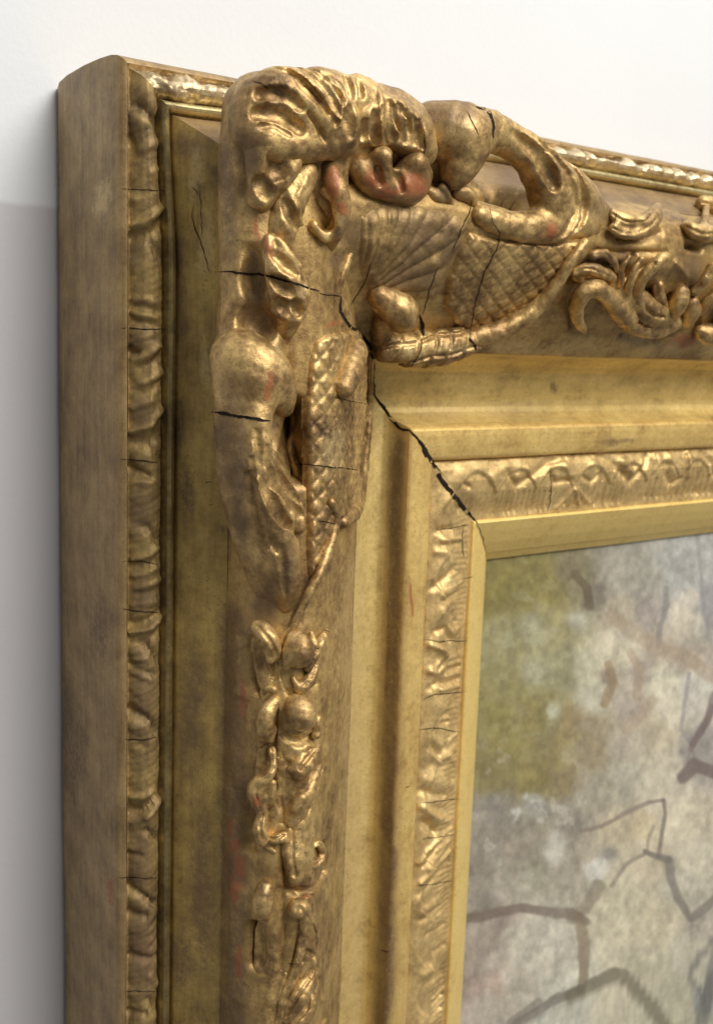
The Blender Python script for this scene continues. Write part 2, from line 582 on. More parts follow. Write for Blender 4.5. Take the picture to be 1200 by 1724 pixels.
k = NT('wall_paint')
sx = k.n('ShaderNodeSeparateXYZ')
k.l(k.co, sx.inputs[0])
tone = k.noise(7, detail=6)
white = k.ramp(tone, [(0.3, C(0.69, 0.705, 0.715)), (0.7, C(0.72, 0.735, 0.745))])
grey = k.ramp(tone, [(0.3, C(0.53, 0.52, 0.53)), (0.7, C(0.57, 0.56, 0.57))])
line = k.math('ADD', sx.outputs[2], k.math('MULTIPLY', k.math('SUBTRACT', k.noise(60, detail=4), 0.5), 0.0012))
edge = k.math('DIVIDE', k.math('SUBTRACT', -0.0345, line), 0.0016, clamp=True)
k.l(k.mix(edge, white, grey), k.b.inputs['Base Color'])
k.b.inputs['Roughness'].default_value = 0.7
k.b.inputs['Specular IOR Level'].default_value = 0.25
bp = k.n('ShaderNodeBump')
bp.inputs['Strength'].default_value = 0.12
bp.inputs['Distance'].default_value = 0.001
k.l(k.math('ADD', k.noise(420, detail=5), k.noise(40, detail=3)), bp.inputs['Height'])
k.l(bp.outputs[0], k.b.inputs['Normal'])
MAT['wall'] = k.m

k = NT('oil_paint')
a_ = k.n('ShaderNodeAttribute', attribute_name='paint')
n1 = k.ramp(k.noise(260, detail=6, rough=0.7), [(0.3, 0.86), (0.7, 1.12)])
x = k.n('ShaderNodeMix', data_type='RGBA', blend_type='MULTIPLY')
x.inputs[0].default_value = 1.0
k.l(a_.outputs['Color'], x.inputs[6])
k.l(n1, x.inputs[7])
k.l(x.outputs[2], k.b.inputs['Base Color'])
k.b.inputs['Roughness'].default_value = 0.42
k.b.inputs['Specular IOR Level'].default_value = 0.35
bp = k.n('ShaderNodeBump')
bp.inputs['Strength'].default_value = 0.25
bp.inputs['Distance'].default_value = 0.0004
k.l(k.math('ADD', k.noise(900, detail=3), k.noise(130, detail=6)), bp.inputs['Height'])
k.l(bp.outputs[0], k.b.inputs['Normal'])
MAT['paint'] = k.m

# ------------------------------------------------------------------ where the gilding is rubbed to the red bole, toned brown or pale, plus painted shade and highlights
add_spots(0, [
    (562, 312, (16, 34)), (574, 350, 14), (455, 425, (10, 26)), (697, 312, (28, 26)), (628, 300, (18, 20)), (655, 322, (30, 12)), (650, 310, 12),
    (455, 640, (7, 22)), (448, 660, (8, 18)), (433, 1350, (8, 16)), (438, 385, (6, 24)), (395, 1500, (10, 34)), (402, 1460, (10, 20)),
    (398, 1430, (12, 14)), (412, 1180, (10, 30)), (513, 1512, (8, 6)), (560, 545, (18, 5)), (400, 1620, (9, 30)), (926, 392, (14, 16)),
    (1150, 575, (24, 14)), (652, 1100, (5, 90)), (690, 1010, (3, 40)), (392, 1395, (8, 20)), (640, 300, (10, 10)), (190, 1500, (8, 34))])
add_spots(1, [  # brown toning, plus painted shade on left flanks, hollows and cove wall
    (1120, 585, (48, 18)), (933, 650, (9, 12)), (420, 250, (34, 60)), (425, 520, (28, 50)), (400, 800, (28, 120)),
    (450, 1010, (34, 50)), (395, 1050, (12, 60)), (385, 1250, (14, 160)), (322, 250, (40, 30)), (305, 500, (12, 160)), (310, 820, (18, 60)),
    (320, 1200, (36, 160)), (340, 1500, (30, 200)), (120, 1250, (26, 120)), (170, 1060, (20, 60)), 
    (700, 400, (40, 60)), (760, 420, (30, 40)), (690, 450, (24, 30)), (664, 1000, (12, 240)), (656, 1400, (12, 260)), (650, 1620, (12, 200)), (668, 860, (12, 120)), (1040, 742, (40, 8)),
    (580, 380, (14, 50)), (1010, 350, (40, 30)), (235, 860, (30, 60)), (245, 1150, (30, 120)), (240, 1600, (30, 120)), (770, 200, (40, 40)),
    (735, 190, (30, 30)), (480, 960, (30, 60)), (385, 330, (22, 170)), (300, 1620, (30, 90)), (388, 740, (24, 130)), (405, 880, (26, 60)), (440, 545, (20, 24)), (424, 455, (16, 50)), (382, 1150, (16, 120)), (380, 1420, (14, 200)), (400, 1650, (24, 80)), (565, 390, 16), (600, 400, (20, 50)), (745, 315, (20, 20)), (860, 300, (40, 40)), (1010, 440, (40, 16)), (1165, 450, (30, 40)), (700, 470, (60, 30)), (560, 440, (14, 24)), (230, 420, (20, 30)), (235, 700, (20, 40)), (240, 1000, (26, 40)), (236, 1450, (26, 60))])
add_spots(2, [  # pale rubs, plus painted highlights on the knobs and berry
    (172, 336, (15, 46)), (165, 345, (10, 26)), (122, 675, (4, 12)), (332, 290, (18, 60)), (345, 420, (16, 70)), (478, 590, (22, 14)), (512, 492, (10, 20)),
    (790, 205, (18, 12)), (445, 1500, (9, 14)), (600, 158, (24, 14)), (560, 150, (40, 18)), (740, 690, (70, 22)), (860, 690, (100, 20)),
    (1000, 585, (90, 12)), (690, 590, (40, 20)), (760, 590, (40, 14)), (600, 1200, (14, 260)), (345, 620, (12, 60)), (560, 760, (30, 60))])

add_spots(1, [(390, y, (32, 62)) for y in range(1050, 1770, 60)])  # left ridge flank: brown toning with its shade painted in
add_spots(2, [(594, y, (30, 80)) for y in range(980, 1770, 70)] + [(x, 584, (70, 24)) for x in (860, 960, 1060, 1160)])
add_spots(3, [(669 - (y - 740) * 0.028, y, (23, 80)) for y in range(800, 1760, 45)] + [(672, 752, (15, 30))])  # left cove wall beside the lip: brown toning and painted shade

# ------------------------------------------------------------------ the frame and its rails
def tag(o, label, cat=None, group=None, kind=None):
    if label:
        o['label'] = label
    if cat:
        o['category'] = cat
    if group:
        o['group'] = group
    if kind:
        o['kind'] = kind
    return o


frame = bpy.data.objects.new('picture_frame', None)
frame.empty_display_size = 0.05
COL.objects.link(frame)
frame.location = BASE
tag(frame, 'worn and cracked carved gilt picture frame corner against the white wall', 'picture frame')


def resample(prof, step):
    P = np.array(prof, float)
    d = np.concatenate([[0], np.cumsum(np.hypot(*np.diff(P, axis=0).T))])
    n = max(int(d[-1] / step), len(P))
    # keep the corner points, add between them
    t = np.unique(np.concatenate([np.linspace(0, d[-1], n), d]))
    keep = [t[0]]
    for q in t[1:]:
        if q - keep[-1] > step * 0.25 or q in d:
            keep.append(q)
    t = np.array(keep)
    return np.stack([np.interp(t, d, P[:, 0]), np.interp(t, d, P[:, 1])], -1)


VMAX = 4.6
COUNT = {}


def rail(side, name, prof, mat, ustep=0.012, vstep=0.012, disp=None, wob=0.003, gap=None, sharp=40, round_=False):
    pr = resample(prof, ustep)
    if round_:
        for _ in range(2):
            pr[1:-1] = 0.25 * pr[:-2] + 0.5 * pr[1:-1] + 0.25 * pr[2:]
    u0, h0 = pr[:, 0], pr[:, 1]
    tu = np.gradient(u0)
    th = np.gradient(h0)
    L = np.hypot(tu, th) + 1e-9
    nu, nh = -th / L, tu / L
    # fine rows where the photograph looks, coarser beyond
    vis = 3.5
    rows = np.concatenate([np.arange(0, 1, vstep / vis), 1 + np.linspace(0.03, 1, 30)])
    n, m = len(rows), len(u0)
    start = u0 + (0 if gap is None else gap(u0))
    v = np.where(rows[:, None] <= 1, start[None] + (vis - start[None]) * np.minimum(rows, 1)[:, None], vis + (VMAX - vis) * (rows[:, None] - 1))
    u = np.repeat(u0[None], n, 0)
    h = np.repeat(h0[None], n, 0)
    so = 0 if side == 'L' else 50
    uw = u + warp_amt(side, u, v)
    d = wob * 2.4 * fbm(v * 2.2 + so, u * 3 + 7 + so, 4) * smooth01((v - u) / 0.05)
    if disp is not None:
        q = np.concatenate([[0], np.cumsum(np.hypot(np.diff(u0), np.diff(h0)))])
        q = q / q[-1]
        d = d + disp(uw, v) * (smooth01(q / 0.10) * smooth01((1 - q) / 0.10))[None]
    uu = uw + nu[None] * d
    hh = np.maximum(h + nh[None] * d, 0.003)
    if side == 'L':
        P = np.stack([uu, v, hh], -1)
    else:
        P = np.stack([v, uu, hh], -1)
    P = P.reshape(-1, 3)
    i = np.arange(n - 1)[:, None] * m + np.arange(m - 1)[None]
    F = np.stack([i, i + 1, i + m + 1, i + m], -1).reshape(-1, 4)
    if side == 'T':
        F = F[:, ::-1]
    return link_mesh(name, P, F, mat, frame, sharp=sharp)


def strokes(lst, h, side, gain=0.48):
    """ridges and gouges traced along a border: (points px, width px, height dm)"""
    segs = []
    for pts, wpx, amp in lst:
        Q = []
        for q in pts:
            x, v = at(q[0], q[1], h) if h else on(q[0], q[1])[:2]
            Q.append((x, v) if side == 'L' else (v, x))
        hh = h or 0.7
        r = wpx * depth_of(*at(pts[0][0], pts[0][1], hh), hh) / FPX
        if len(Q) == 1:
            Q.append((Q[0][0] + 1e-4, Q[0][1]))
        segs.append((np.array(Q), r, amp))

    def f(u, v):
        out = np.zeros_like(u)
        for Q, r, amp in segs:
            lo = Q.min(0) - 2.6 * r
            hi = Q.max(0) + 2.6 * r
            m = (u > lo[0]) & (u < hi[0]) & (v > lo[1]) & (v < hi[1])
            if not m.any():
                continue
            x = u[m]
            y = v[m]
            best = None
            for a, b in zip(Q[:-1], Q[1:]):
                ab = b - a
                t = np.clip(((x - a[0]) * ab[0] + (y - a[1]) * ab[1]) / (ab @ ab + 1e-9), 0, 1)
                d = np.hypot(x - a[0] - t * ab[0], y - a[1] - t * ab[1])
                best = d if best is None else np.minimum(best, d)
            out[m] += gain * amp * np.exp(-(best / (1.15 * r)) ** 2)
        return out
    return f

R_, G_ = 0.016, -0.020      # usual height of a ridge and depth of a gouge in the borders, dm
outer_left = strokes([
    ([(217, 130), (220, 180), (235, 205)], 9, 0.022), ([(235, 180), (255, 200), (272, 222)], 7, -0.03), ([(276, 140), (280, 205)], 5, 0.012),
    ([(245, 150), (262, 180)], 12, 0.012), ([(240, 252), (265, 238)], 6, R_), ([(217, 258)], 5, 0.012), ([(218, 268)], 5, 0.012), ([(217, 280)], 5, 0.012),
    ([(218, 292)], 5, 0.012), ([(217, 304)], 5, 0.012), ([(252, 292)], 6, 0.014), ([(262, 284)], 5, 0.01), ([(225, 232), (232, 260)], 6, -0.014),
    ([(215, 337), (232, 334)], 5, 0.014), ([(217, 385), (242, 377), (260, 360), (280, 342)], 6, 0.026), ([(230, 398), (255, 390), (275, 368)], 9, -0.022),
    ([(252, 412), (268, 432)], 7, -0.020), ([(225, 440)], 14, 0.014), ([(213, 470), (218, 500)], 6, 0.014), ([(230, 515), (262, 524)], 5, -0.016),
    ([(224, 500), (256, 508)], 5, 0.012), ([(232, 540), (258, 549)], 6, -0.018), ([(230, 528), (258, 535)], 5, 0.012), ([(238, 572)], 18, 0.022),
    ([(212, 588), (232, 592)], 7, -0.03), ([(232, 606), (250, 598), (262, 582)], 5, 0.024), ([(240, 622), (265, 602)], 7, -0.018), ([(240, 646), (268, 627)], 6, 0.022),
    ([(225, 615)], 9, 0.016), ([(215, 630)], 4, 0.012), ([(213, 645)], 4, 0.012), ([(214, 658)], 4, 0.012), ([(242, 662), (268, 642)], 6, -0.016),
    ([(230, 686), (252, 675)], 6, 0.018), ([(225, 668)], 8, 0.012), ([(228, 728), (252, 716), (268, 690)], 5, 0.028), ([(235, 745), (256, 735), (270, 712)], 10, -0.022),
    ([(245, 748), (270, 772)], 7, -0.018), ([(225, 755)], 10, 0.012), ([(214, 783), (250, 803)], 6, -0.034), ([(220, 816), (252, 808)], 7, 0.02),
    ([(225, 840)], 16, 0.014), ([(215, 830), (213, 870)], 6, 0.012), ([(242, 886), (265, 908)], 7, -0.026), ([(225, 892)], 12, 0.018), ([(230, 943), (248, 934), (262, 921)], 4, 0.022),
    ([(235, 955), (262, 940)], 7, -0.014), ([(232, 970), (264, 955)], 5, 0.012), ([(235, 990), (266, 976)], 5, 0.014), ([(236, 1000), (266, 988)], 5, -0.014),
    ([(230, 1021), (258, 1011)], 5, 0.014), ([(213, 990), (217, 1012)], 6, 0.014), ([(228, 1066), (250, 1056), (266, 1037)], 5, 0.028), ([(230, 1052), (262, 1032)], 6, -0.022),
    ([(240, 1080), (266, 1060)], 6, -0.014), ([(242, 1088), (268, 1110)], 7, -0.034), ([(225, 1095)], 13, 0.016), ([(212, 1112), (226, 1118)], 6, -0.024),
    ([(222, 1116), (245, 1108)], 4, 0.018), ([(212, 1126), (250, 1140)], 5, 0.016), ([(230, 1130), (256, 1134)], 5, -0.018), ([(212, 1150), (212, 1180)], 5, 0.012),
    ([(240, 1165)], 16, 0.012), ([(225, 1198), (252, 1215), (262, 1232)], 7, -0.036), ([(228, 1222)], 12, 0.022), ([(226, 1262)], 12, 0.014), ([(238, 1255)], 6, -0.02),
    ([(214, 1310), (220, 1290)], 8, 0.018), ([(217, 1348), (240, 1340), (256, 1330)], 5, 0.022), ([(230, 1368), (250, 1352), (270, 1325)], 8, -0.036), ([(245, 1374), (270, 1344)], 5, 0.022),
    ([(220, 1390)], 8, 0.024), ([(245, 1397), (264, 1412)], 6, -0.03), ([(218, 1414), (227, 1430)], 8, 0.018), ([(235, 1440), (222, 1442)], 5, -0.018), ([(240, 1460)], 16, 0.012),
    ([(216, 1494), (240, 1508), (261, 1520)], 6, -0.04), ([(228, 1512)], 12, 0.02), ([(224, 1542), (242, 1541)], 7, -0.024), ([(250, 1558), (270, 1542)], 4, -0.014),
    ([(250, 1575), (270, 1558)], 4, -0.014), ([(250, 1592), (270, 1575)], 4, -0.014), ([(222, 1570)], 12, 0.014), ([(227, 1614), (258, 1610)], 6, -0.024),
    ([(224, 1640)], 12, 0.016), ([(250, 1640), (262, 1655)], 5, 0.016), ([(246, 1682), (264, 1694)], 7, -0.03), ([(226, 1675)], 12, 0.016), ([(219, 1712), (242, 1706)], 6, -0.022)],
    0.51, 'L')
_top = []
_rr = random.Random(3)
for i, x in enumerate(range(395, 960, 26)):
    y = 130 + (x - 380) * 0.195
    _top.append(([(x, y), (x + 6, y + 22)], 6, R_ if i % 2 else G_))
outer_top = strokes([
    ([(240, 120), (262, 138)], 6, -0.024), ([(255, 128), (275, 142), (295, 162)], 6, 0.024), ([(287, 126)], 7, -0.03), ([(303, 122), (330, 138)], 6, 0.018),
    ([(337, 134), (376, 138)], 6, -0.024), ([(355, 155)], 13, 0.02), ([(310, 150), (325, 168)], 6, -0.018), ([(320, 128), (372, 128)], 4, 0.012)] + _top + [
    ([(972, 250), (976, 268)], 7, 0.026), ([(990, 258), (998, 274)], 5, 0.020), ([(982, 255), (986, 272)], 4, -0.024), ([(1008, 256), (1030, 264), (1048, 262)], 6, -0.03),
    ([(1012, 270), (1034, 276)], 4, 0.016), ([(1056, 262), (1060, 282)], 7, 0.03), ([(1074, 268), (1104, 272), (1118, 280)], 6, -0.03), ([(1080, 290), (1086, 280), (1098, 278), (1108, 290)], 4, 0.022),
    ([(1092, 288)], 4, 0.012), ([(1122, 282), (1126, 294)], 4, 0.022), ([(1132, 280), (1136, 298)], 4, -0.022), ([(1140, 280), (1146, 300)], 5, 0.024), ([(1154, 286), (1162, 302)], 5, -0.024),
    ([(1168, 292), (1172, 306)], 4, 0.018), ([(1178, 290), (1186, 308)], 5, -0.022), ([(1192, 300)], 7, 0.022)], 0.51, 'T')
inner_left = strokes([
    ([(748, 848)], 17, 0.026), ([(762, 850), (772, 858)], 5, -0.02), ([(730, 892), (756, 889)], 5, -0.026), ([(736, 907), (778, 906)], 4, 0.018), ([(736, 916), (774, 915)], 4, -0.014),
    ([(728, 927), (742, 927), (752, 944)], 6, 0.020), ([(740, 952)], 14, 0.016), ([(724, 987), (742, 974), (762, 957)], 6, -0.028), ([(745, 995), (780, 978)], 7, 0.018),
    ([(738, 1010), (770, 1000)], 5, -0.022), ([(738, 1028)], 16, 0.028), ([(760, 1034)], 5, -0.018), ([(768, 1046)], 5, -0.018), ([(750, 1056), (762, 1066), (776, 1060)], 6, 0.020),
    ([(724, 1063), (747, 1056), (756, 1076)], 5, -0.026), ([(719, 1083), (738, 1091), (747, 1104), (742, 1121), (729, 1131), (718, 1126)], 5, 0.026), ([(730, 1106)], 7, -0.018),
    ([(752, 1107), (782, 1104)], 3.5, 0.014), ([(752, 1118), (781, 1116)], 4, 0.016), ([(750, 1128), (780, 1124)], 3, -0.014), ([(748, 1137), (780, 1133)], 4, 0.018), ([(740, 1150), (780, 1145)], 4, -0.016),
    ([(738, 1159), (778, 1156)], 4, 0.022), ([(718, 1155), (735, 1146)], 5, -0.024), ([(736, 1186)], 16, 0.022), ([(738, 1204), (756, 1202)], 5, -0.028), ([(740, 1217), (754, 1216)], 5, -0.024),
    ([(719, 1238), (737, 1252)], 6, 0.022), ([(752, 1250), (774, 1236)], 5, 0.020), ([(745, 1262), (756, 1244)], 4, -0.018), ([(715, 1255), (735, 1268)], 5, -0.016), ([(740, 1275), (770, 1262)], 5, 0.016),
    ([(722, 1284), (740, 1292)], 9, -0.030), ([(755, 1272), (768, 1282)], 6, 0.018), ([(710, 1308), (745, 1318)], 8, 0.014), ([(705, 1328), (720, 1334), (748, 1338)], 6, -0.024), ([(764, 1325)], 6, 0.02),
    ([(705, 1354), (729, 1374), (758, 1384)], 6, 0.024), ([(725, 1356), (750, 1362)], 6, -0.016), ([(708, 1382), (728, 1398)], 7, -0.042), ([(700, 1448), (712, 1430), (730, 1414), (764, 1397)], 4, 0.024),
    ([(705, 1455), (735, 1424), (764, 1404)], 4, -0.022), ([(702, 1481), (722, 1458), (761, 1436)], 4, 0.024), ([(715, 1458), (735, 1440), (760, 1420)], 4, 0.014), ([(700, 1500), (725, 1476), (760, 1452)], 6, -0.018),
    ([(707, 1529), (734, 1513)], 7, 0.022), ([(742, 1545)], 8, 0.020), ([(700, 1545), (740, 1528)], 5, -0.016), ([(712, 1570), (750, 1560)], 5, -0.012), ([(729, 1602), (757, 1593)], 5, -0.020),
    ([(705, 1634), (722, 1625)], 8, 0.024), ([(715, 1652), (745, 1640)], 6, -0.016), ([(729, 1690), (750, 1678)], 4, -0.024), ([(728, 1680), (752, 1668)], 4, 0.016), ([(726, 1712), (752, 1696)], 5, -0.028),
    ([(702, 1716)], 11, 0.026), ([(728, 1701), (750, 1688)], 3, 0.016)], 0.485, 'L')
_fl = []
for x in list(range(852, 932, 9)) + [1005, 1015, 1025, 1035, 1046]:
    y0 = 829 if x < 940 else 790
    y1 = 868 - (x - 852) * 0.085
    _fl.append(([(x, y0), (x + 1, y1)], 2.6, -0.013))
for x in range(1088, 1200, 10):
    _fl.append(([(x, 775 + 8 * math.sin(x * 0.13)), (x + 2, 838 - (x - 1088) * 0.06)], 2.8, -0.014))
inner_top = strokes([
    ([(770, 800), (800, 830)], 16, 0.020), ([(772, 812), (782, 818)], 4, -0.02), ([(820, 800), (845, 785)], 8, 0.014), ([(848, 795), (866, 820), (888, 800), (918, 778), (945, 774)], 6, -0.026),
    ([(862, 800), (878, 790)], 7, 0.016), ([(840, 830)], 14, 0.016), ([(940, 782)], 11, 0.036), ([(988, 785)], 9, 0.030), ([(920, 796), (930, 813), (955, 808)], 5, -0.026), ([(975, 802), (992, 812), (1002, 800)], 4, -0.022),
    ([(962, 822), (952, 842), (940, 858)], 4, 0.018), ([(963, 824), (962, 850)], 3.5, 0.016), ([(966, 824), (979, 852)], 3.5, 0.016), ([(969, 822), (984, 838), (996, 848)], 4, 0.016), ([(955, 850)], 3, -0.016), ([(971, 850)], 3, -0.016),
    ([(1005, 770), (1022, 776), (1042, 795), (1057, 812), (1070, 795), (1082, 770)], 6, -0.028), ([(1040, 778), (1058, 794), (1072, 778)], 6, 0.020), ([(1118, 800), (1128, 818), (1142, 806)], 5, -0.024), ([(1118, 768), (1128, 796)], 5, 0.018),
    ([(1094, 766), (1100, 800)], 5, 0.016), ([(1150, 762), (1154, 800)], 5, 0.018), ([(1176, 764), (1192, 780), (1200, 800)], 6, -0.028), ([(1176, 830)], 6, -0.02)] + _fl, 0.485, 'T')

# the ridge is cut through under the pierced scroll
pierced = strokes([([(478, 700), (482, 740), (490, 778)], 17, -0.30)], 0.80, 'L', 1.0)
pierced_top = strokes([([(812, 285), (846, 300), (884, 318)], 20, -0.22)], 0.86, 'T', 1.0)
# low leaf relief worked in the ground of the two ridges
ground_left = strokes([
    ([(486, 1100), (487, 1200), (488, 1320), (494, 1450), (502, 1580), (506, 1740)], 40, 0.020), ([(450, 1420), (452, 1520), (446, 1640), (438, 1740)], 16, 0.014),
    ([(478, 1239), (500, 1247), (527, 1236)], 4, -0.022), ([(519, 1330), (541, 1288)], 4, -0.018), ([(541, 1180), (548, 1230), (542, 1290), (528, 1332)], 4, -0.010),
    ([(547, 1420), (549, 1466), (531, 1490), (502, 1500), (481, 1490), (478, 1440), (482, 1400)], 4, -0.022), ([(434, 1080), (441, 1122), (446, 1165)], 7, -0.035),
    ([(419, 1340), (427, 1382), (423, 1424)], 7, -0.035), ([(434, 1556), (437, 1622)], 6, -0.06), ([(472, 1490), (477, 1560), (469, 1640), (453, 1734)], 3, -0.012),
    ([(500, 1560), (489, 1640), (470, 1734)], 3, -0.014), ([(512, 1620), (500, 1650), (482, 1690), (466, 1734)], 3, -0.014), ([(530, 1630), (536, 1650), (520, 1680)], 4, -0.016),
    ([(540, 1680), (545, 1710), (536, 1740)], 6, 0.014), ([(548, 1150), (544, 1400), (541, 1724)], 2.4, -0.005), ([(556, 1110), (552, 1400), (547, 1724)], 2.4, 0.004),
    ([(563, 1000), (562, 1200), (555, 1500), (550, 1724)], 2.4, -0.004), ([(466, 1100), (464, 1200), (458, 1320), (457, 1420)], 3, -0.016), ([(481, 1160), (480, 1260), (476, 1380)], 3, -0.012),
    ([(500, 1260), (512, 1250), (528, 1256)], 4, 0.010), ([(496, 1320), (505, 1300), (520, 1284)], 3, -0.012), ([(520, 1120), (534, 1096), (548, 1070)], 4, -0.014), ([(512, 1150), (530, 1150)], 5, -0.014),
    ([(412, 1500), (408, 1580), (404, 1680)], 8, 0.008), ([(400, 1120), (398, 1200), (394, 1300)], 9, 0.006), ([(410, 1180), (406, 1260)], 6, -0.008), ([(392, 1380), (390, 1480), (386, 1600)], 7, 0.006)], None, 'L', 1.0)
ground_top = strokes([
    ([(966, 552), (961, 522), (967, 497), (984, 478), (1004, 472)], 5, -0.024), ([(1046, 562), (1080, 574), (1112, 577), (1146, 560)], 5, -0.014), ([(1049, 474), (1058, 448), (1068, 432)], 4, -0.030),
    ([(1032, 474), (1036, 446)], 4, -0.026), ([(1086, 486), (1100, 505), (1096, 530)], 9, -0.022), ([(1000, 424), (1050, 426), (1120, 424)], 4, -0.012), ([(1124, 500), (1120, 530)], 5, -0.024),
    ([(1156, 414), (1178, 418)], 5, -0.030), ([(1160, 366), (1168, 350)], 6, -0.05), ([(1100, 440), (1140, 450), (1170, 470)], 18, 0.012), ([(1040, 400), (1080, 404), (1110, 392)], 5, -0.014),
    ([(990, 446), (1010, 440), (1030, 452)], 4, -0.016), ([(1150, 470), (1160, 495)], 5, -0.016), ([(1176, 540), (1170, 565)], 4, -0.02), ([(960, 470), (985, 466), (1010, 474)], 4, -0.014),
    ([(1130, 440), (1150, 462), (1156, 490)], 4, 0.012), ([(1100, 470), (1112, 488)], 5, 0.012)], None, 'T', 1.0)


def leafage(side):
    """the repeating cast pattern under the larger leaves of the two carved borders"""
    so = 0 if side == 'L' else 31

    def outer(u, v):
        q = (u - 0.052) / 0.04
        m = 0.5 + 1.4 * fbm(v * 4 + so, u * 3, 3)
        ph = v / 0.058 + 0.55 * np.abs(q) + 0.5 * fbm(v * 3 + so, 0 * u + 2.0, 2)
        return 0.0034 * m * (np.abs(np.sin(np.pi * ph)) - 0.6) + 0.0013 * m * np.sin(2 * np.pi * (v / 0.021 + 0.9 * q))

    def inner(u, v):
        t = (u - 1.121) / 0.232
        ph = v / 0.205 + 0.35 * fbm(v * 1.5 + so, 0 * u, 2)
        cell = np.abs((ph - np.floor(ph)) - 0.5) * 2
        scal = smooth01((t - 0.18 - 0.34 * cell ** 2) / 0.08)
        fl = np.sin(2 * np.pi * (v / 0.021 + (t - 0.6) * 1.2 * np.sign((ph - np.floor(ph)) - 0.5)))
        return 0.010 * (1 - scal) * (1 - 0.5 * cell) - 0.004 * scal + 0.0024 * (0.4 + 1.5 * fbm(v * 5 + so, u * 4, 2)) * fl * scal * smooth01((t - 0.4) / 0.3) + 0.006 * fbm(v * 12 + so, u * 12, 3)
    return outer, inner


lo_, li_ = leafage('L')
to_, ti_ = leafage('T')
plus = lambda a, b: (lambda u, v: a(u, v) + b(u, v))
outer_left, outer_top = plus(outer_left, lo_), plus(outer_top, to_)
inner_left, inner_top = plus(inner_left, li_), plus(inner_top, ti_)
gapf = lambda u: 0.0 + 0.017 * smooth01((u - 1.02) / 0.33) * (u < 1.355)
for side, ax in (('L', 'Z'), ('T', 'X')):
    rail(side, 'outer_side', SIDE, MAT['side'], ustep=0.03, vstep=0.02, wob=0.004)
    rail(side, 'carved_border', BORDER, MAT['border'] if side == 'L' else MAT['border_top'], ustep=0.0035, vstep=0.0055, disp=outer_left if side == 'L' else outer_top, sharp=60)
    rail(side, 'bead_moulding', BEAD, MAT['bead' + ax], ustep=0.006)
    rail(side, 'hollow_moulding', HOLLOW, MAT['hollow' + ax], ustep=0.012)
    rail(side, 'ridge_moulding', RIDGE, MAT['ridge' + ax], ustep=0.007, vstep=0.0065, wob=0.006, round_=True, disp=(lambda u, v: pierced(u, v) + ground_left(u, v)) if side == 'L' else (lambda u, v: pierced_top(u, v) + ground_top(u, v)))
    rail(side, 'cove_moulding', COVE, MAT['plain' + ax], ustep=0.010, wob=0.004)
    g = None
    rail(side, 'lip_moulding', LIP, MAT['lip' + ax], ustep=0.007, gap=g)
    rail(side, 'carved_inner_border', INNER, MAT['inner'], ustep=0.0045, vstep=0.0055, disp=inner_left if side == 'L' else inner_top, gap=g, sharp=60)
    rail(side, 'slip', SLIP, MAT['slip' + ax], ustep=0.010, wob=0.0012)

# ------------------------------------------------------------------ corner ornament
CM = MAT['carve']
body = piece('corner_ornament', frame, CM, [
    # the block the carving stands on, left arm
    ('c', [(440, 190, .79, 66), (432, 270, .78, 64), (430, 350, .77, 62), (430, 450, .77, 62), (426, 540, .77, 61), (418, 620, .78, 58), (408, 690, .78, 46), (410, 760, .76, 40)], .03),
    ('c', [(470, 200, .72, 60), (470, 330, .72, 60), (480, 460, .74, 60), (480, 560, .74, 50)], .04),
    ('c', [(520, 240, .80, 56), (540, 330, .80, 48), (545, 420, .76, 44), (545, 500, .74, 36), (560, 540, .72, 34)], .04),
    ('-c', [(428, 520, .95, 10), (434, 545, .95, 20), (442, 564, .93, 10)], .04),
    ('-c', [(425, 425, .93, 8), (428, 470, .93, 12), (430, 500, .93, 8)], .04),
    # top arm
    ('c', [(560, 230, .80, 60), (640, 235, .79, 56), (690, 250, .78, 50), (740, 262, .77, 44)], .04),
    ('c', [(600, 260, .74, 50), (680, 290, .74, 40), (740, 300, .74, 34), (790, 330, .76, 26)], .04)], vox=.009)
tag(body, None)

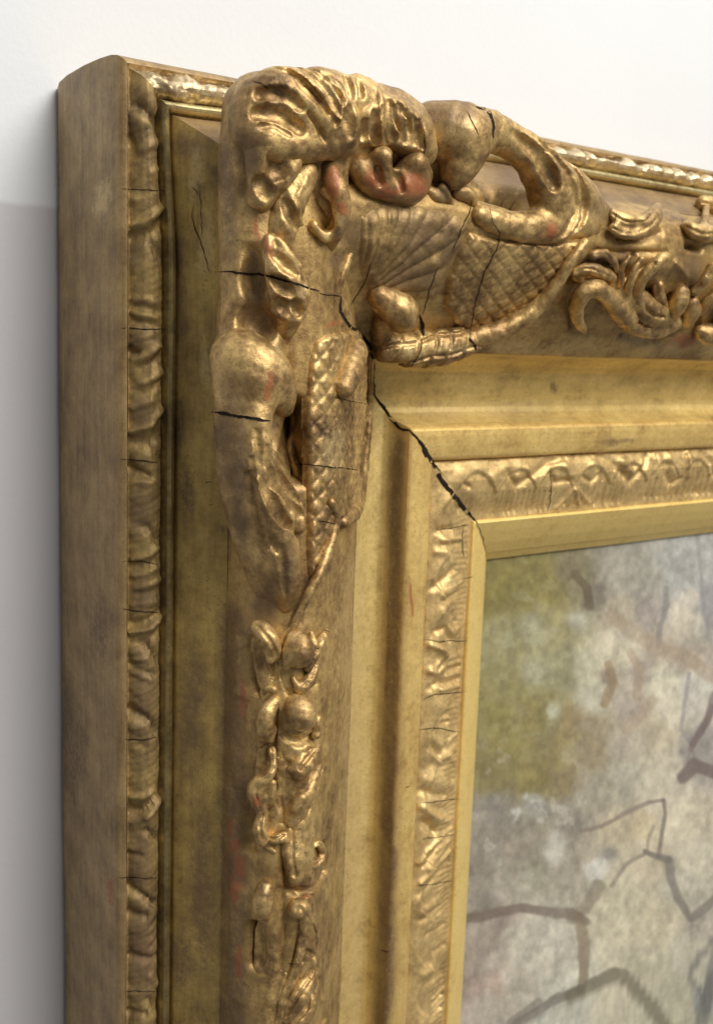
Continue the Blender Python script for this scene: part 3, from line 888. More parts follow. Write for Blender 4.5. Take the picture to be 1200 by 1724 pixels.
piece('curled_leaf', body, CM, [
    ('c', [(440, 180, .88, 50), (470, 170, .90, 54), (515, 178, .90, 56), (555, 205, .90, 50), (572, 232, .89, 34)], .03),
    ('c', [(425, 215, .88, 40), (455, 235, .90, 38), (500, 240, .91, 34), (548, 246, .91, 24)], .03),
    ('c', [(535, 150, .87, 36), (580, 165, .88, 36), (610, 178, .88, 30)], .03),
    ('c', [(600, 150, .87, 24), (620, 160, .88, 22), (612, 190, .90, 16)], .02),
    # flutes
    ('-c', [(462, 112, .97, 3), (490, 122, 1.0, 5), (515, 145, 1.01, 6), (540, 170, 1.0, 6), (566, 206, .99, 4)], .008),
    ('-c', [(500, 112, .96, 4), (528, 126, .98, 5), (552, 150, .99, 6), (572, 190, .98, 4)], .008),
    ('-c', [(525, 116, .95, 4), (556, 135, .97, 5), (580, 168, .97, 5)], .008),
    ('-c', [(585, 132, .94, 4), (592, 160, .965, 5)], .008),
    ('-c', [(604, 136, .93, 4), (608, 160, .95, 4)], .008),
    ('-c', [(438, 158, .985, 6), (465, 158, 1.0, 8), (488, 166, 1.0, 8), (506, 182, 1.0, 5)], .012),
    ('-c', [(430, 192, .985, 6), (455, 190, 1.0, 8), (480, 198, 1.0, 8), (506, 218, 1.0, 6)], .010),
    ('-c', [(482, 118, .95, 2.5), (508, 134, .98, 3), (532, 158, .98, 3), (552, 190, .98, 2.5)], .006),
    ('-c', [(514, 114, .95, 2.5), (543, 130, .98, 3), (566, 154, .98, 3), (580, 184, .98, 2.5)], .006),
    ('-c', [(545, 121, .95, 2.5), (570, 138, .98, 3), (588, 164, .98, 2.5)], .006),
    ('-c', [(520, 190, .95, 2.5), (536, 214, .98, 3), (546, 238, .98, 2.5)], .006),
    ('-c', [(440, 212, .95, 2.5), (462, 212, .98, 3), (490, 228, .98, 2.5)], .006),
    ('-c', [(448, 176, .95, 2.5), (472, 178, .98, 3), (496, 192, .98, 2.5)], .006),
    ('-c', [(592, 182, .95, 5), (590, 205, .965, 10), (592, 226, .97, 6)], .012)], vox=.0046)
piece('leaf_blade', body, CM, [
    ('c', [(432, 220, .885, 34), (450, 250, .89, 40), (450, 290, .88, 36), (440, 330, .86, 26)], .03),
    ('c', [(490, 242, .915, 10), (498, 262, .92, 12), (490, 290, .92, 12), (475, 312, .91, 8)], .012),
    ('-c', [(462, 268, .985, 8), (470, 282, .985, 12), (458, 294, .98, 7)], .014),
    ('-c', [(440, 312, .95, 10), (448, 326, .95, 8)], .014)], vox=.006)
piece('ridged_leaf', body, CM, [
    ('c', [(512, 292, .88, 24), (492, 330, .88, 28), (478, 372, .87, 28), (470, 405, .86, 24)], .025),
    ('c', [(500, 296, .93, 5), (478, 326, .935, 5), (462, 350, .925, 4)], .008),
    ('c', [(515, 300, .925, 5), (500, 330, .93, 5), (488, 366, .925, 5)], .008),
    ('c', [(484, 318, .94, 4), (498, 350, .935, 5), (508, 378, .91, 4)], .008),
    ('c', [(466, 352, .93, 4), (480, 380, .92, 5), (494, 402, .90, 4)], .008),
    ('-c', [(480, 340, .95, 5), (490, 362, .945, 6), (498, 384, .93, 4)], .008)], vox=.0055)
piece('rubbed_lobe', body, CM, [
    ('c', [(552, 282, .88, 14), (564, 312, .90, 19), (573, 345, .90, 19), (566, 382, .88, 16), (556, 410, .84, 12)], .02),
    ('c', [(545, 322, .93, 7), (552, 334, .935, 5)], .01),
    ('c', [(530, 380, .87, 12), (545, 398, .87, 12)], .02),
    ('-c', [(540, 352, .93, 10), (546, 372, .92, 10)], .012),
    ('-c', [(525, 420, .88, 14), (530, 440, .87, 12)], .014)], vox=.006)
piece('ridged_leaf', body, CM, [
    ('c', [(456, 408, .88, 16), (470, 440, .89, 28), (480, 480, .89, 32), (484, 520, .87, 30), (480, 548, .85, 22)], .025),
    ('c', [(452, 402, .93, 9), (455, 430, .935, 9), (452, 456, .93, 7)], .012),
    ('c', [(466, 402, .93, 6), (484, 424, .935, 7), (505, 448, .91, 6)], .01),
    ('c', [(512, 470, .91, 8), (514, 495, .915, 10), (508, 530, .90, 8)], .012),
    ('c', [(458, 498, .94, 5), (470, 508, .945, 6), (500, 520, .93, 5)], .010),
    ('c', [(458, 522, .935, 5), (480, 534, .935, 6), (504, 540, .91, 5)], .010),
    ('-c', [(463, 428, .955, 4), (482, 446, .955, 7), (500, 462, .94, 4)], .008),
    ('-c', [(460, 470, .955, 5), (474, 480, .96, 8), (490, 492, .955, 5)], .009),
    ('-c', [(462, 506, .955, 5), (474, 516, .955, 8), (488, 524, .945, 5)], .009),
    ('-c', [(498, 512, .94, 6), (502, 526, .94, 5)], .009)], vox=.0055)
piece('small_leaf', body, CM, [
    ('c', [(528, 468, .80, 22), (540, 500, .79, 24), (552, 530, .77, 22)], .02),
    ('c', [(542, 545, .83, 7), (556, 541, .84, 9), (574, 545, .83, 7)], .012),
    ('c', [(540, 560, .80, 14), (525, 585, .78, 14)], .02),
    ('-c', [(536, 560, .85, 6), (528, 572, .85, 5)], .01)], vox=.006)
piece('rim_strip', body, CM, [
    ('c', [(592, 418, .80, 6), (584, 440, .81, 8), (576, 465, .81, 8), (570, 492, .80, 6)], .012)], vox=.006)

# fluted shell on the top arm
piece('fluted_shell', body, CM, [
    ('c', [(612, 205, .88, 42), (650, 205, .88, 46), (690, 228, .87, 40), (705, 252, .86, 32)], .03),
    ('c', [(632, 165, .86, 24), (665, 176, .86, 26), (700, 205, .85, 26), (722, 240, .84, 18)], .03),
    ('c', [(632, 152, .90, 8), (640, 170, .925, 7), (645, 195, .94, 6), (650, 225, .94, 5)], .010),
    ('-c', [(656, 170, .95, 4), (659, 200, .975, 7), (663, 236, .965, 4)], .008),
    ('-c', [(673, 176, .94, 4), (677, 205, .965, 7), (683, 240, .955, 4)], .008),
    ('-c', [(690, 190, .93, 4), (694, 215, .95, 6), (698, 242, .94, 4)], .008),
    ('-c', [(706, 205, .91, 3), (709, 226, .93, 5), (712, 248, .92, 3)], .008),
    ('-c', [(632, 190, .96, 4), (632, 215, .97, 7), (634, 240, .97, 4)], .010),
    ('-c', [(614, 210, .965, 5), (612, 230, .975, 7)], .010),
    ('-c', [(645, 180, .95, 2.5), (648, 210, .97, 3), (650, 240, .96, 2.5)], .006), ('-c', [(665, 180, .95, 2.5), (669, 210, .97, 3), (674, 240, .96, 2.5)], .006),
    ('-c', [(682, 186, .95, 2.5), (687, 212, .97, 3), (691, 242, .96, 2.5)], .006), ('-c', [(698, 198, .95, 2.5), (702, 220, .97, 3), (705, 246, .96, 2.5)], .006)], vox=.0046)
piece('lobed_lip', body, CM, [
    ('c', [(604, 282, .86, 20), (622, 300, .86, 26), (655, 312, .86, 28), (690, 314, .86, 30), (706, 298, .87, 22)], .03),
    ('c', [(628, 272, .88, 14), (644, 264, .905, 17), (652, 280, .90, 16)], .02),
    ('c', [(684, 282, .88, 16), (700, 274, .90, 19), (707, 290, .89, 18)], .02),
    ('-c', [(664, 270, .96, 6), (668, 296, .96, 7), (676, 318, .95, 4)], .012),
    ('-c', [(636, 286, .96, 4), (640, 306, .95, 5)], .01)], vox=.0055)
piece('glint_leaf', body, CM, [
    ('c', [(722, 322, .84, 10), (735, 330, .85, 10), (752, 336, .85, 8), (760, 345, .84, 6)], .01),
    ('c', [(745, 316, .85, 8), (756, 335, .85, 6)], .01), ('c', [(770, 322, .85, 11), (785, 326, .85, 14), (792, 338, .84, 12)], .015),
    ('c', [(725, 345, .80, 12), (760, 352, .80, 12), (790, 350, .80, 10)], .02)], vox=.0055)

# scroll arms: a smooth knob that runs out in a pierced, fluted limb
piece('scroll_arm', body, CM, [
    ('c', [(730, 218, .84, 46), (765, 226, .88, 50), (782, 244, .89, 44), (770, 285, .88, 30), (762, 302, .86, 18)], .03),
    ('c', [(780, 222, .88, 44), (822, 222, .88, 36), (858, 238, .88, 30), (892, 262, .88, 33), (918, 300, .87, 38), (930, 336, .86, 40), (942, 366, .84, 36), (985, 378, .82, 28), (1018, 376, .80, 16)], .03),
    ('c', [(930, 300, .86, 34), (962, 318, .85, 32), (992, 350, .83, 28), (1018, 372, .80, 18)], .03),
    ('c', [(930, 380, .85, 32), (885, 382, .86, 27), (842, 376, .86, 22), (806, 362, .86, 16)], .03),
    ('-c', [(866, 222, .965, 4), (885, 240, .975, 6), (908, 262, .97, 8), (926, 290, .965, 9), (934, 312, .95, 6)], .008),
    ('-c', [(910, 238, .95, 3), (940, 268, .96, 5), (964, 306, .95, 6), (972, 345, .94, 6), (958, 388, .92, 5), (936, 404, .90, 4)], .008),
    ('-c', [(922, 240, .94, 3), (956, 272, .95, 4), (980, 312, .94, 5), (984, 350, .92, 5), (968, 392, .90, 4)], .008),
    ('-e', (846, 300, .90), (40, 30, .20), 28, .015)], vox=.0065)
piece('scroll_arm', body, CM, [
    ('c', [(408, 606, .83, 48), (428, 618, .86, 48), (452, 632, .87, 42), (470, 660, .86, 30), (478, 686, .85, 17)], .04),
    ('c', [(402, 600, .80, 44), (402, 700, .81, 43), (404, 770, .81, 41), (412, 830, .80, 40), (424, 890, .79, 38), (440, 950, .78, 32), (456, 1005, .77, 24), (472, 1046, .77, 13)], .035),
    ('c', [(438, 660, .885, 28), (434, 720, .90, 25), (436, 780, .90, 26), (448, 840, .89, 30), (466, 900, .875, 33), (478, 960, .855, 28), (482, 1010, .83, 19), (480, 1046, .80, 10)], .045),
    ('c', [(458, 770, .87, 12), (474, 812, .87, 15), (494, 850, .86, 16), (503, 885, .855, 13)], .03),
    ('-c', [(432, 726, .985, 3), (440, 786, .99, 6), (456, 836, .975, 7), (478, 872, .96, 7), (506, 904, .94, 4)], .010),
    ('-c', [(450, 752, .97, 3), (458, 792, .975, 6), (476, 828, .96, 7), (508, 868, .93, 4)], .010),
    ('-c', [(462, 775, .97, 3), (472, 800, .975, 4), (490, 826, .96, 4), (508, 846, .93, 3)], .008),
    ('-c', [(424, 770, .97, 2.5), (430, 830, .975, 4), (448, 890, .96, 4), (466, 930, .93, 3)], .010),
    ('-c', [(474, 920, .945, 3), (478, 960, .94, 4), (480, 1000, .92, 3)], .008),
    ('-c', [(418, 800, .9, 4), (430, 860, .9, 5), (448, 920, .9, 4)], .015)], vox=.006)
piece('leaf_spur', body, CM, [
    ('c', [(494, 700, .74, 8), (496, 730, .76, 9), (490, 752, .77, 7), (494, 778, .78, 8), (502, 800, .80, 8)], .012)], vox=.006)


def lattice(ox, ov, ang, per, amp, asp=1.0):
    """rows of small raised diamonds"""
    ca, sa = math.cos(ang), math.sin(ang)

    def f(X, Y, Z):
        a = ((X - ox) * ca + (Y - ov) * sa) / per
        b = (-(X - ox) * sa + (Y - ov) * ca) / (per * asp)
        j = 0.07 * np.sin(X * 41 + Y * 17)
        tri = lambda s: np.abs((s - np.floor(s)) - 0.5) * 2
        g = np.minimum(1 - tri(a + b + j), 1 - tri(a - b - j))
        return -amp * (np.minimum(g * 3.2, 1.0) - 0.8 - 0.25 * np.minimum(g, 0.5)) + 0 * Z
    return f


def patch(name, side, poly, off, edge, tex, mat=CM, step=0.0042):
    """a low panel laid on the slope of a rail, following its profile; poly in photo pixels"""
    Q = []
    for q in poly:
        x, v, h = on(*q)
        u, a = (x, v) if side == 'L' else (v, x)
        Q.append((u - float(warp_amt(side, np.array(u), np.array(a))), a))
    Q = np.array(Q)
    pr = np.array(_full)
    dd = np.concatenate([[0], np.cumsum(np.hypot(*np.diff(pr, axis=0).T))])
    useg = np.maximum.accumulate(pr[:, 0])
    s0, s1 = np.interp([Q[:, 0].min() - .01, Q[:, 0].max() + .01], useg, dd)
    ss = np.arange(s0, s1, step)
    u0, h0 = np.interp(ss, dd, pr[:, 0]), np.interp(ss, dd, pr[:, 1])
    for _ in range(6):
        u0[1:-1] = .25 * u0[:-2] + .5 * u0[1:-1] + .25 * u0[2:]
        h0[1:-1] = .25 * h0[:-2] + .5 * h0[1:-1] + .25 * h0[2:]
    tu, th = np.gradient(u0), np.gradient(h0)
    L = np.hypot(tu, th)
    nu, nh = -th / L, tu / L
    vv = np.arange(Q[:, 1].min() - .01, Q[:, 1].max() + .01, step)
    U, Vv = np.meshgrid(u0, vv, indexing='ij')
    inside = np.zeros(U.shape, bool)
    dist = np.full(U.shape, 9.0)
    for a, b in zip(Q, np.roll(Q, -1, 0)):
        c = ((a[1] > Vv) != (b[1] > Vv)) & (U < (b[0] - a[0]) * (Vv - a[1]) / (b[1] - a[1] + 1e-12) + a[0])
        inside ^= c
        ab = b - a
        t = np.clip(((U - a[0]) * ab[0] + (Vv - a[1]) * ab[1]) / (ab @ ab + 1e-12), 0, 1)
        dist = np.minimum(dist, np.hypot(U - a[0] - t * ab[0], Vv - a[1] - t * ab[1]))
    e = smooth01(dist / edge) * inside
    Sx = np.repeat(ss[:, None], len(vv), 1)
    d = -0.012 + (off + 0.012) * e + tex(Sx, Vv, U) * e
    UU = U + nu[:, None] * d + warp_amt(side, U, Vv)
    HH = h0[:, None] + nh[:, None] * d
    keep = inside & (Vv >= U - 0.004)
    P = np.stack([UU, Vv, HH] if side == 'L' else [Vv, UU, HH], -1).reshape(-1, 3)
    n, m = U.shape
    i = np.arange(n - 1)[:, None] * m + np.arange(m - 1)[None]
    k = keep[:-1, :-1] & keep[1:, :-1] & keep[:-1, 1:] & keep[1:, 1:]
    F = np.stack([i, i + m, i + m + 1, i + 1], -1)[k]
    used = np.unique(F)
    re_ = np.zeros(len(P), int)
    re_[used] = np.arange(len(used))
    return link_mesh(name, P[used], re_[F], mat, body)


def diamonds(per, amp, ang=0.0, asp=1.0):
    ca, sa = math.cos(ang), math.sin(ang)

    def f(Sx, V, U):
        a = (Sx * ca + V * sa) / per
        b = (-Sx * sa + V * ca) / (per * asp)
        wv = 0.25 * fbm(V * 9, Sx * 9, 3)
        tri = lambda s: np.abs((s - np.floor(s)) - 0.5) * 2
        g = np.minimum(1 - tri(a + b + wv), 1 - tri(a - b - wv))
        worn = 0.65 + 0.9 * fbm(V * 6 + 4, Sx * 6, 3)
        return amp * worn * (np.minimum(g * 2.2, 1.0) - 1.0 + 0.35 * g)
    return f


def flutes(px, py, n, amp):
    x0, v0, _ = on(px, py)

    def f(Sx, V, U):
        a = np.arctan2(V - x0, v0 - U + 0.35 * (V - x0))
        r = np.hypot(V - x0, U - v0)
        w_ = np.sin(a * n + 1.2 * fbm(V * 5, U * 5, 3) + 3 * fbm(a * 2, r * 3, 2))
        return amp * smooth01(r / 0.12) * (np.abs(w_) ** 0.7 * 1.4 - 0.9) + 0.016 * fbm(V * 24, U * 24, 4)
    return f


patch('scale_panel', 'L', [(514, 606), (524, 570), (548, 556), (600, 548), (628, 590), (628, 700), (622, 790), (612, 842), (590, 866), (562, 880), (552, 920), (530, 970), (516, 1000), (512, 930), (512, 860), (510, 780), (508, 700)],
      .016, .022, diamonds(.056, .0062, 0.06, 1.05))
patch('scale_panel', 'T', [(748, 470), (770, 420), (790, 386), (850, 398), (930, 404), (985, 398), (968, 446), (944, 482), (916, 516), (884, 542), (842, 562), (800, 574), (760, 552), (742, 520)],
      .012, .024, diamonds(.050, .0058, 0.10, 1.35))
piece('oval_boss', body, CM, [
    ('c', [(594, 592, .055, 25), (586, 625, .06, 24), (578, 652, .055, 20)], .015)], vox=.006)
piece('rim_strip', body, CM, [
    ('c', [(622, 600, .015, 8), (622, 660, .015, 7), (619, 730, .015, 7), (612, 790, .018, 8), (604, 838, .02, 12), (590, 862, .02, 18), (576, 878, .015, 12)], .02),
    ('c', [(558, 846, .03, 7), (566, 868, .032, 8), (562, 900, .03, 8), (548, 940, .03, 9), (530, 980, .03, 9), (510, 1020, .025, 7), (496, 1046, .02, 6)], .012)], vox=.006)
piece('rim_strip', body, CM, [
    ('c', [(798, 568, .04, 16), (840, 556, .045, 17), (880, 536, .045, 16), (912, 508, .04, 13), (940, 472, .035, 11), (962, 438, .03, 9), (984, 408, .02, 8)], .015)], vox=.006)
piece('bottom_lobe', body, CM, [
    ('c', [(650, 584, .02, 27), (690, 588, .035, 31), (740, 584, .035, 32), (788, 572, .025, 26)], .03)], vox=.0048, tex=lattice(.9, .72, .8, .070, .012, 1.6))
piece('round_bud', body, CM, [
    ('c', [(640, 500, .02, 20), (655, 512, .03, 27), (674, 524, .05, 30), (678, 534, .045, 27)], .02),
    ('c', [(645, 540, .0, 22), (640, 566, .0, 18)], .02),
    ('-c', [(632, 522, .045, 5)], .006)], vox=.0055)
# the hollow fan in the angle of the two arms
patch('hollow_fan', 'T', [(592, 470), (590, 410), (596, 352), (640, 330), (710, 330), (775, 345), (800, 380), (776, 430), (750, 480), (735, 520), (690, 520), (620, 530)],
      .008, .06, flutes(600, 500, 19, .0065), mat=MAT['shell'])

# ------------------------------------------------------------------ running sprig down the left rail
sprig = piece('leaf_sprig', frame, CM, [
    ('c', [(508, 1032, .02, 5), (492, 1056, .02, 6), (474, 1078, .012, 7), (473, 1120, .008, 7), (472, 1165, .008, 8), (469, 1230, .006, 7), (464, 1300, .006, 7), (462, 1380, .004, 9),
           (464, 1460, .002, 11), (466, 1560, .0, 12), (458, 1640, .0, 13), (446, 1724, .0, 12), (436, 1800, .0, 10)], .015),
    ('c', [(486, 1080, -.012, 18), (490, 1150, -.014, 22), (494, 1200, -.014, 26), (496, 1260, -.014, 28), (496, 1340, -.014, 28), (500, 1420, -.014, 30), (502, 1500, -.014, 27), (508, 1600, -.014, 25), (500, 1740, -.014, 25)], .03),
    ('c', [(452, 1070, -.006, 16), (452, 1160, -.006, 15), (447, 1250, -.006, 15), (440, 1340, -.008, 18), (446, 1420, -.008, 17)], .03),
    ('-c', [(474, 1130, 1.0, 2.5), (492, 1170, 1.0, 3.5), (500, 1180, 1.0, 2.5)], .008), ('-c', [(470, 1270, 1.0, 2.5), (490, 1290, 1.0, 3), (498, 1276, 1.0, 2.5)], .008), ('-c', [(470, 1350, 1.0, 2.5), (484, 1380, 1.0, 3), (490, 1400, 1.0, 2.5)], .008),
    ('-c', [(504, 1380, 1.0, 2), (520, 1360, 1.0, 3), (530, 1336, 1.0, 2)], .008), ('-c', [(470, 1440, 1.0, 2.5), (474, 1480, 1.0, 3.5), (476, 1520, 1.0, 2.5)], .008), ('-c', [(520, 1500, 1.0, 2), (532, 1530, 1.0, 3), (536, 1570, 1.0, 2)], .008),
    ('-c', [(480, 1590, 1.0, 2), (474, 1640, 1.0, 3), (460, 1700, 1.0, 3), (450, 1760, 1.0, 2)], .008), ('-c', [(516, 1600, 1.0, 2), (530, 1612, 1.0, 3)], .008),
    ('-c', [(432, 1086, 1.0, 5), (438, 1122, 1.0, 8), (441, 1160, 1.0, 6)], .008), ('-c', [(418, 1336, 1.0, 5), (424, 1376, 1.0, 8), (421, 1424, 1.0, 6)], .008), ('-c', [(436, 1558, 1.0, 7), (438, 1590, 1.0, 9), (436, 1622, 1.0, 6)], .008),
    ('-c', [(480, 1134, 1.0, 4), (500, 1150, 1.0, 6), (522, 1140, 1.0, 4)], .008), ('-c', [(476, 1236, 1.0, 4), (500, 1249, 1.0, 6), (528, 1236, 1.0, 4)], .008), ('-c', [(477, 1460, 1.0, 4), (482, 1492, 1.0, 6), (504, 1503, 1.0, 6), (532, 1492, 1.0, 4)], .008),
    ('-c', [(520, 1334, 1.0, 3), (542, 1288, 1.0, 4)], .008), ('-c', [(506, 1652, 1.0, 4), (526, 1634, 1.0, 4)], .008), ('-c', [(462, 1090, 1.0, 4), (462, 1140, 1.0, 4)], .008), ('-c', [(464, 1180, 1.0, 3), (460, 1260, 1.0, 4), (462, 1330, 1.0, 3)], .008),
    ('c', [(446, 1560, -.01, 16), (440, 1640, -.01, 14)], .03),
    ('c', [(478, 1640, .01, 7), (462, 1690, .01, 7), (452, 1760, .01, 7)], .012),
    ('-c', [(476, 1600, .03, 3), (462, 1660, .03, 4), (448, 1740, .03, 4)], .008)], vox=.0065)
for nm, prims in [
    ('leaf', [('c', [(436, 1056, .05, 13), (446, 1068, .06, 15), (458, 1084, .055, 13), (466, 1104, .03, 9)], .015), ('c', [(440, 1094, .05, 5), (454, 1112, .05, 6)], .01),
              ('c', [(436, 1080, .02, 12), (442, 1110, .0, 14), (448, 1150, .0, 12)], .02), ('-c', [(430, 1100, .06, 8), (438, 1124, .05, 12), (440, 1160, .04, 8)], .01), ('c', [(452, 1158, .03, 6), (462, 1160, .03, 6)], .01)]),
    ('leaf', [('c', [(500, 1074, .03, 15), (506, 1094, .05, 21), (504, 1102, .05, 20)], .015), ('c', [(488, 1072, .045, 4), (480, 1096, .05, 4), (482, 1124, .045, 5)], .008)]),
    ('leaf', [('c', [(550, 1062, .02, 4), (542, 1078, .04, 7), (530, 1100, .045, 9), (518, 1124, .035, 7)], .012), ('c', [(524, 1066, .03, 4), (528, 1082, .045, 6)], .01), ('-c', [(528, 1076, .06, 5)], .01)]),
    ('leaf', [('c', [(530, 1124, .03, 7), (520, 1146, .035, 10), (505, 1160, .03, 9)], .015), ('c', [(494, 1142, .03, 4), (500, 1152, .04, 4)], .008)]),
    ('round_lobe', [('c', [(500, 1184, .03, 17), (506, 1200, .055, 23), (510, 1207, .055, 21)], .015), ('c', [(534, 1212, .03, 8), (532, 1236, .03, 8)], .012), ('-c', [(490, 1240, .03, 5), (508, 1246, .03, 6), (528, 1232, .04, 5)], .01)]),
    ('round_lobe', [('c', [(462, 1180, .03, 9), (448, 1202, .05, 13), (446, 1226, .045, 12), (440, 1250, .02, 7)], .012), ('c', [(462, 1226, .035, 4), (456, 1246, .03, 5)], .01)]),
    ('curled_leaf', [('c', [(458, 1262, .03, 6), (459, 1290, .05, 6), (452, 1308, .06, 7), (438, 1316, .055, 12), (431, 1334, .055, 14), (436, 1354, .045, 11), (443, 1374, .03, 6)], .010),
                     ('c', [(442, 1372, .03, 7), (438, 1394, .045, 13), (441, 1412, .035, 12)], .012), ('-c', [(446, 1284, .05, 8), (444, 1300, .05, 6)], .01), ('c', [(460, 1318, .04, 5), (456, 1340, .04, 6), (458, 1356, .03, 4)], .01)]),
    ('long_leaf', [('c', [(496, 1314, .01, 11), (510, 1286, .025, 17), (532, 1260, .015, 8)], .015), ('c', [(488, 1294, .03, 4), (500, 1284, .035, 4), (508, 1268, .03, 3)], .008),
                   ('c', [(492, 1378, .01, 14), (506, 1348, .025, 18), (522, 1318, .02, 12), (538, 1288, .01, 5)], .015), ('c', [(496, 1362, .05, 4), (508, 1342, .055, 4)], .008), ('-c', [(512, 1328, .05, 3), (526, 1300, .04, 4)], .008)]),
    ('scroll', [('c', [(520, 1340, .03, 6), (511, 1370, .03, 6), (508, 1410, .035, 6), (514, 1440, .035, 6), (526, 1456, .035, 7), (538, 1450, .04, 7), (543, 1434, .04, 6), (537, 1420, .035, 5), (528, 1424, .03, 4)], .010),
                ('c', [(492, 1396, .01, 12), (492, 1436, .02, 17), (496, 1474, .03, 15)], .012), ('-c', [(478, 1450, .03, 4), (480, 1488, .03, 6), (500, 1500, .03, 5), (520, 1492, .03, 4)], .008)]),
    ('leaf', [('c', [(452, 1410, .02, 7), (466, 1412, .04, 9), (478, 1406, .035, 6)], .012), ('c', [(450, 1424, .03, 4), (462, 1434, .03, 4)], .008), ('c', [(484, 1416, .035, 5), (482, 1440, .03, 5)], .01)]),
    ('berry', [('c', [(446, 1498, .04, 14), (443, 1516, .05, 16), (440, 1534, .04, 14)], .012), ('c', [(452, 1540, .03, 4), (451, 1556, .02, 3)], .008), ('-c', [(438, 1566, .02, 8), (440, 1590, .01, 9), (437, 1616, .01, 7)], .01)]),
    ('leaf', [('c', [(498, 1532, .04, 12), (505, 1528, .05, 15), (512, 1540, .045, 9), (509, 1565, .035, 7), (506, 1600, .03, 7), (494, 1640, .025, 7), (480, 1676, .02, 7), (466, 1730, .015, 6)], .012),
              ('c', [(514, 1540, .035, 6), (526, 1556, .035, 7), (531, 1580, .03, 7), (524, 1606, .02, 5)], .010), ('-c', [(492, 1556, .04, 5), (498, 1572, .03, 5)], .008)]),
    ('leaf', [('c', [(532, 1636, .02, 7), (516, 1656, .03, 13), (500, 1680, .03, 16), (482, 1712, .01, 11)], .012), ('c', [(506, 1620, .015, 8), (524, 1622, .015, 8)], .015)]),
    ('leaf', [('c', [(520, 1680, .03, 12), (516, 1700, .03, 14), (500, 1720, .02, 14), (490, 1750, .01, 10)], .015)])]:
    piece(nm, sprig, CM, prims, vox=.0042, low=.78, fat=1.15, veins=nm not in ('round_lobe', 'berry'))

# ------------------------------------------------------------------ scrolls along the top rail
scroll = piece('scrollwork', frame, CM, [
    ('c', [(984, 556, .035, 7), (972, 540, .045, 10), (971, 514, .055, 13), (984, 492, .06, 15), (1004, 486, .06, 15), (1022, 498, .055, 15), (1038, 520, .05, 16), (1058, 542, .045, 15),
           (1082, 555, .04, 13), (1110, 558, .04, 11), (1138, 546, .04, 8)], .010),
    ('c', [(1030, 474, -.006, 14), (1052, 498, -.004, 22), (1080, 518, .0, 28), (1110, 530, .0, 24), (1140, 538, .01, 10)], .02),
    ('c', [(1060, 470, -.01, 16), (1088, 452, -.006, 16), (1112, 438, -.006, 12)], .02),
    ('c', [(970, 462, -.008, 12), (1000, 456, -.006, 15), (1030, 462, -.008, 14)], .02),
    ('-c', [(1036, 500, .06, 2.5), (1052, 524, .06, 4), (1074, 544, .06, 3), (1096, 552, .06, 2)], .006), ('-c', [(1062, 484, .06, 3), (1064, 510, .06, 4), (1076, 534, .06, 3)], .006), ('-c', [(1084, 480, .06, 4), (1084, 506, .06, 5), (1094, 526, .06, 4), (1116, 534, .06, 3)], .008),
    ('-c', [(984, 548, .09, 4), (986, 530, .10, 6), (996, 520, .10, 7), (1012, 524, .095, 8), (1030, 540, .08, 7), (1052, 556, .065, 5)], .008),
    ('-c', [(996, 556, .06, 9), (1014, 548, .06, 10)], .01)], vox=.0055)
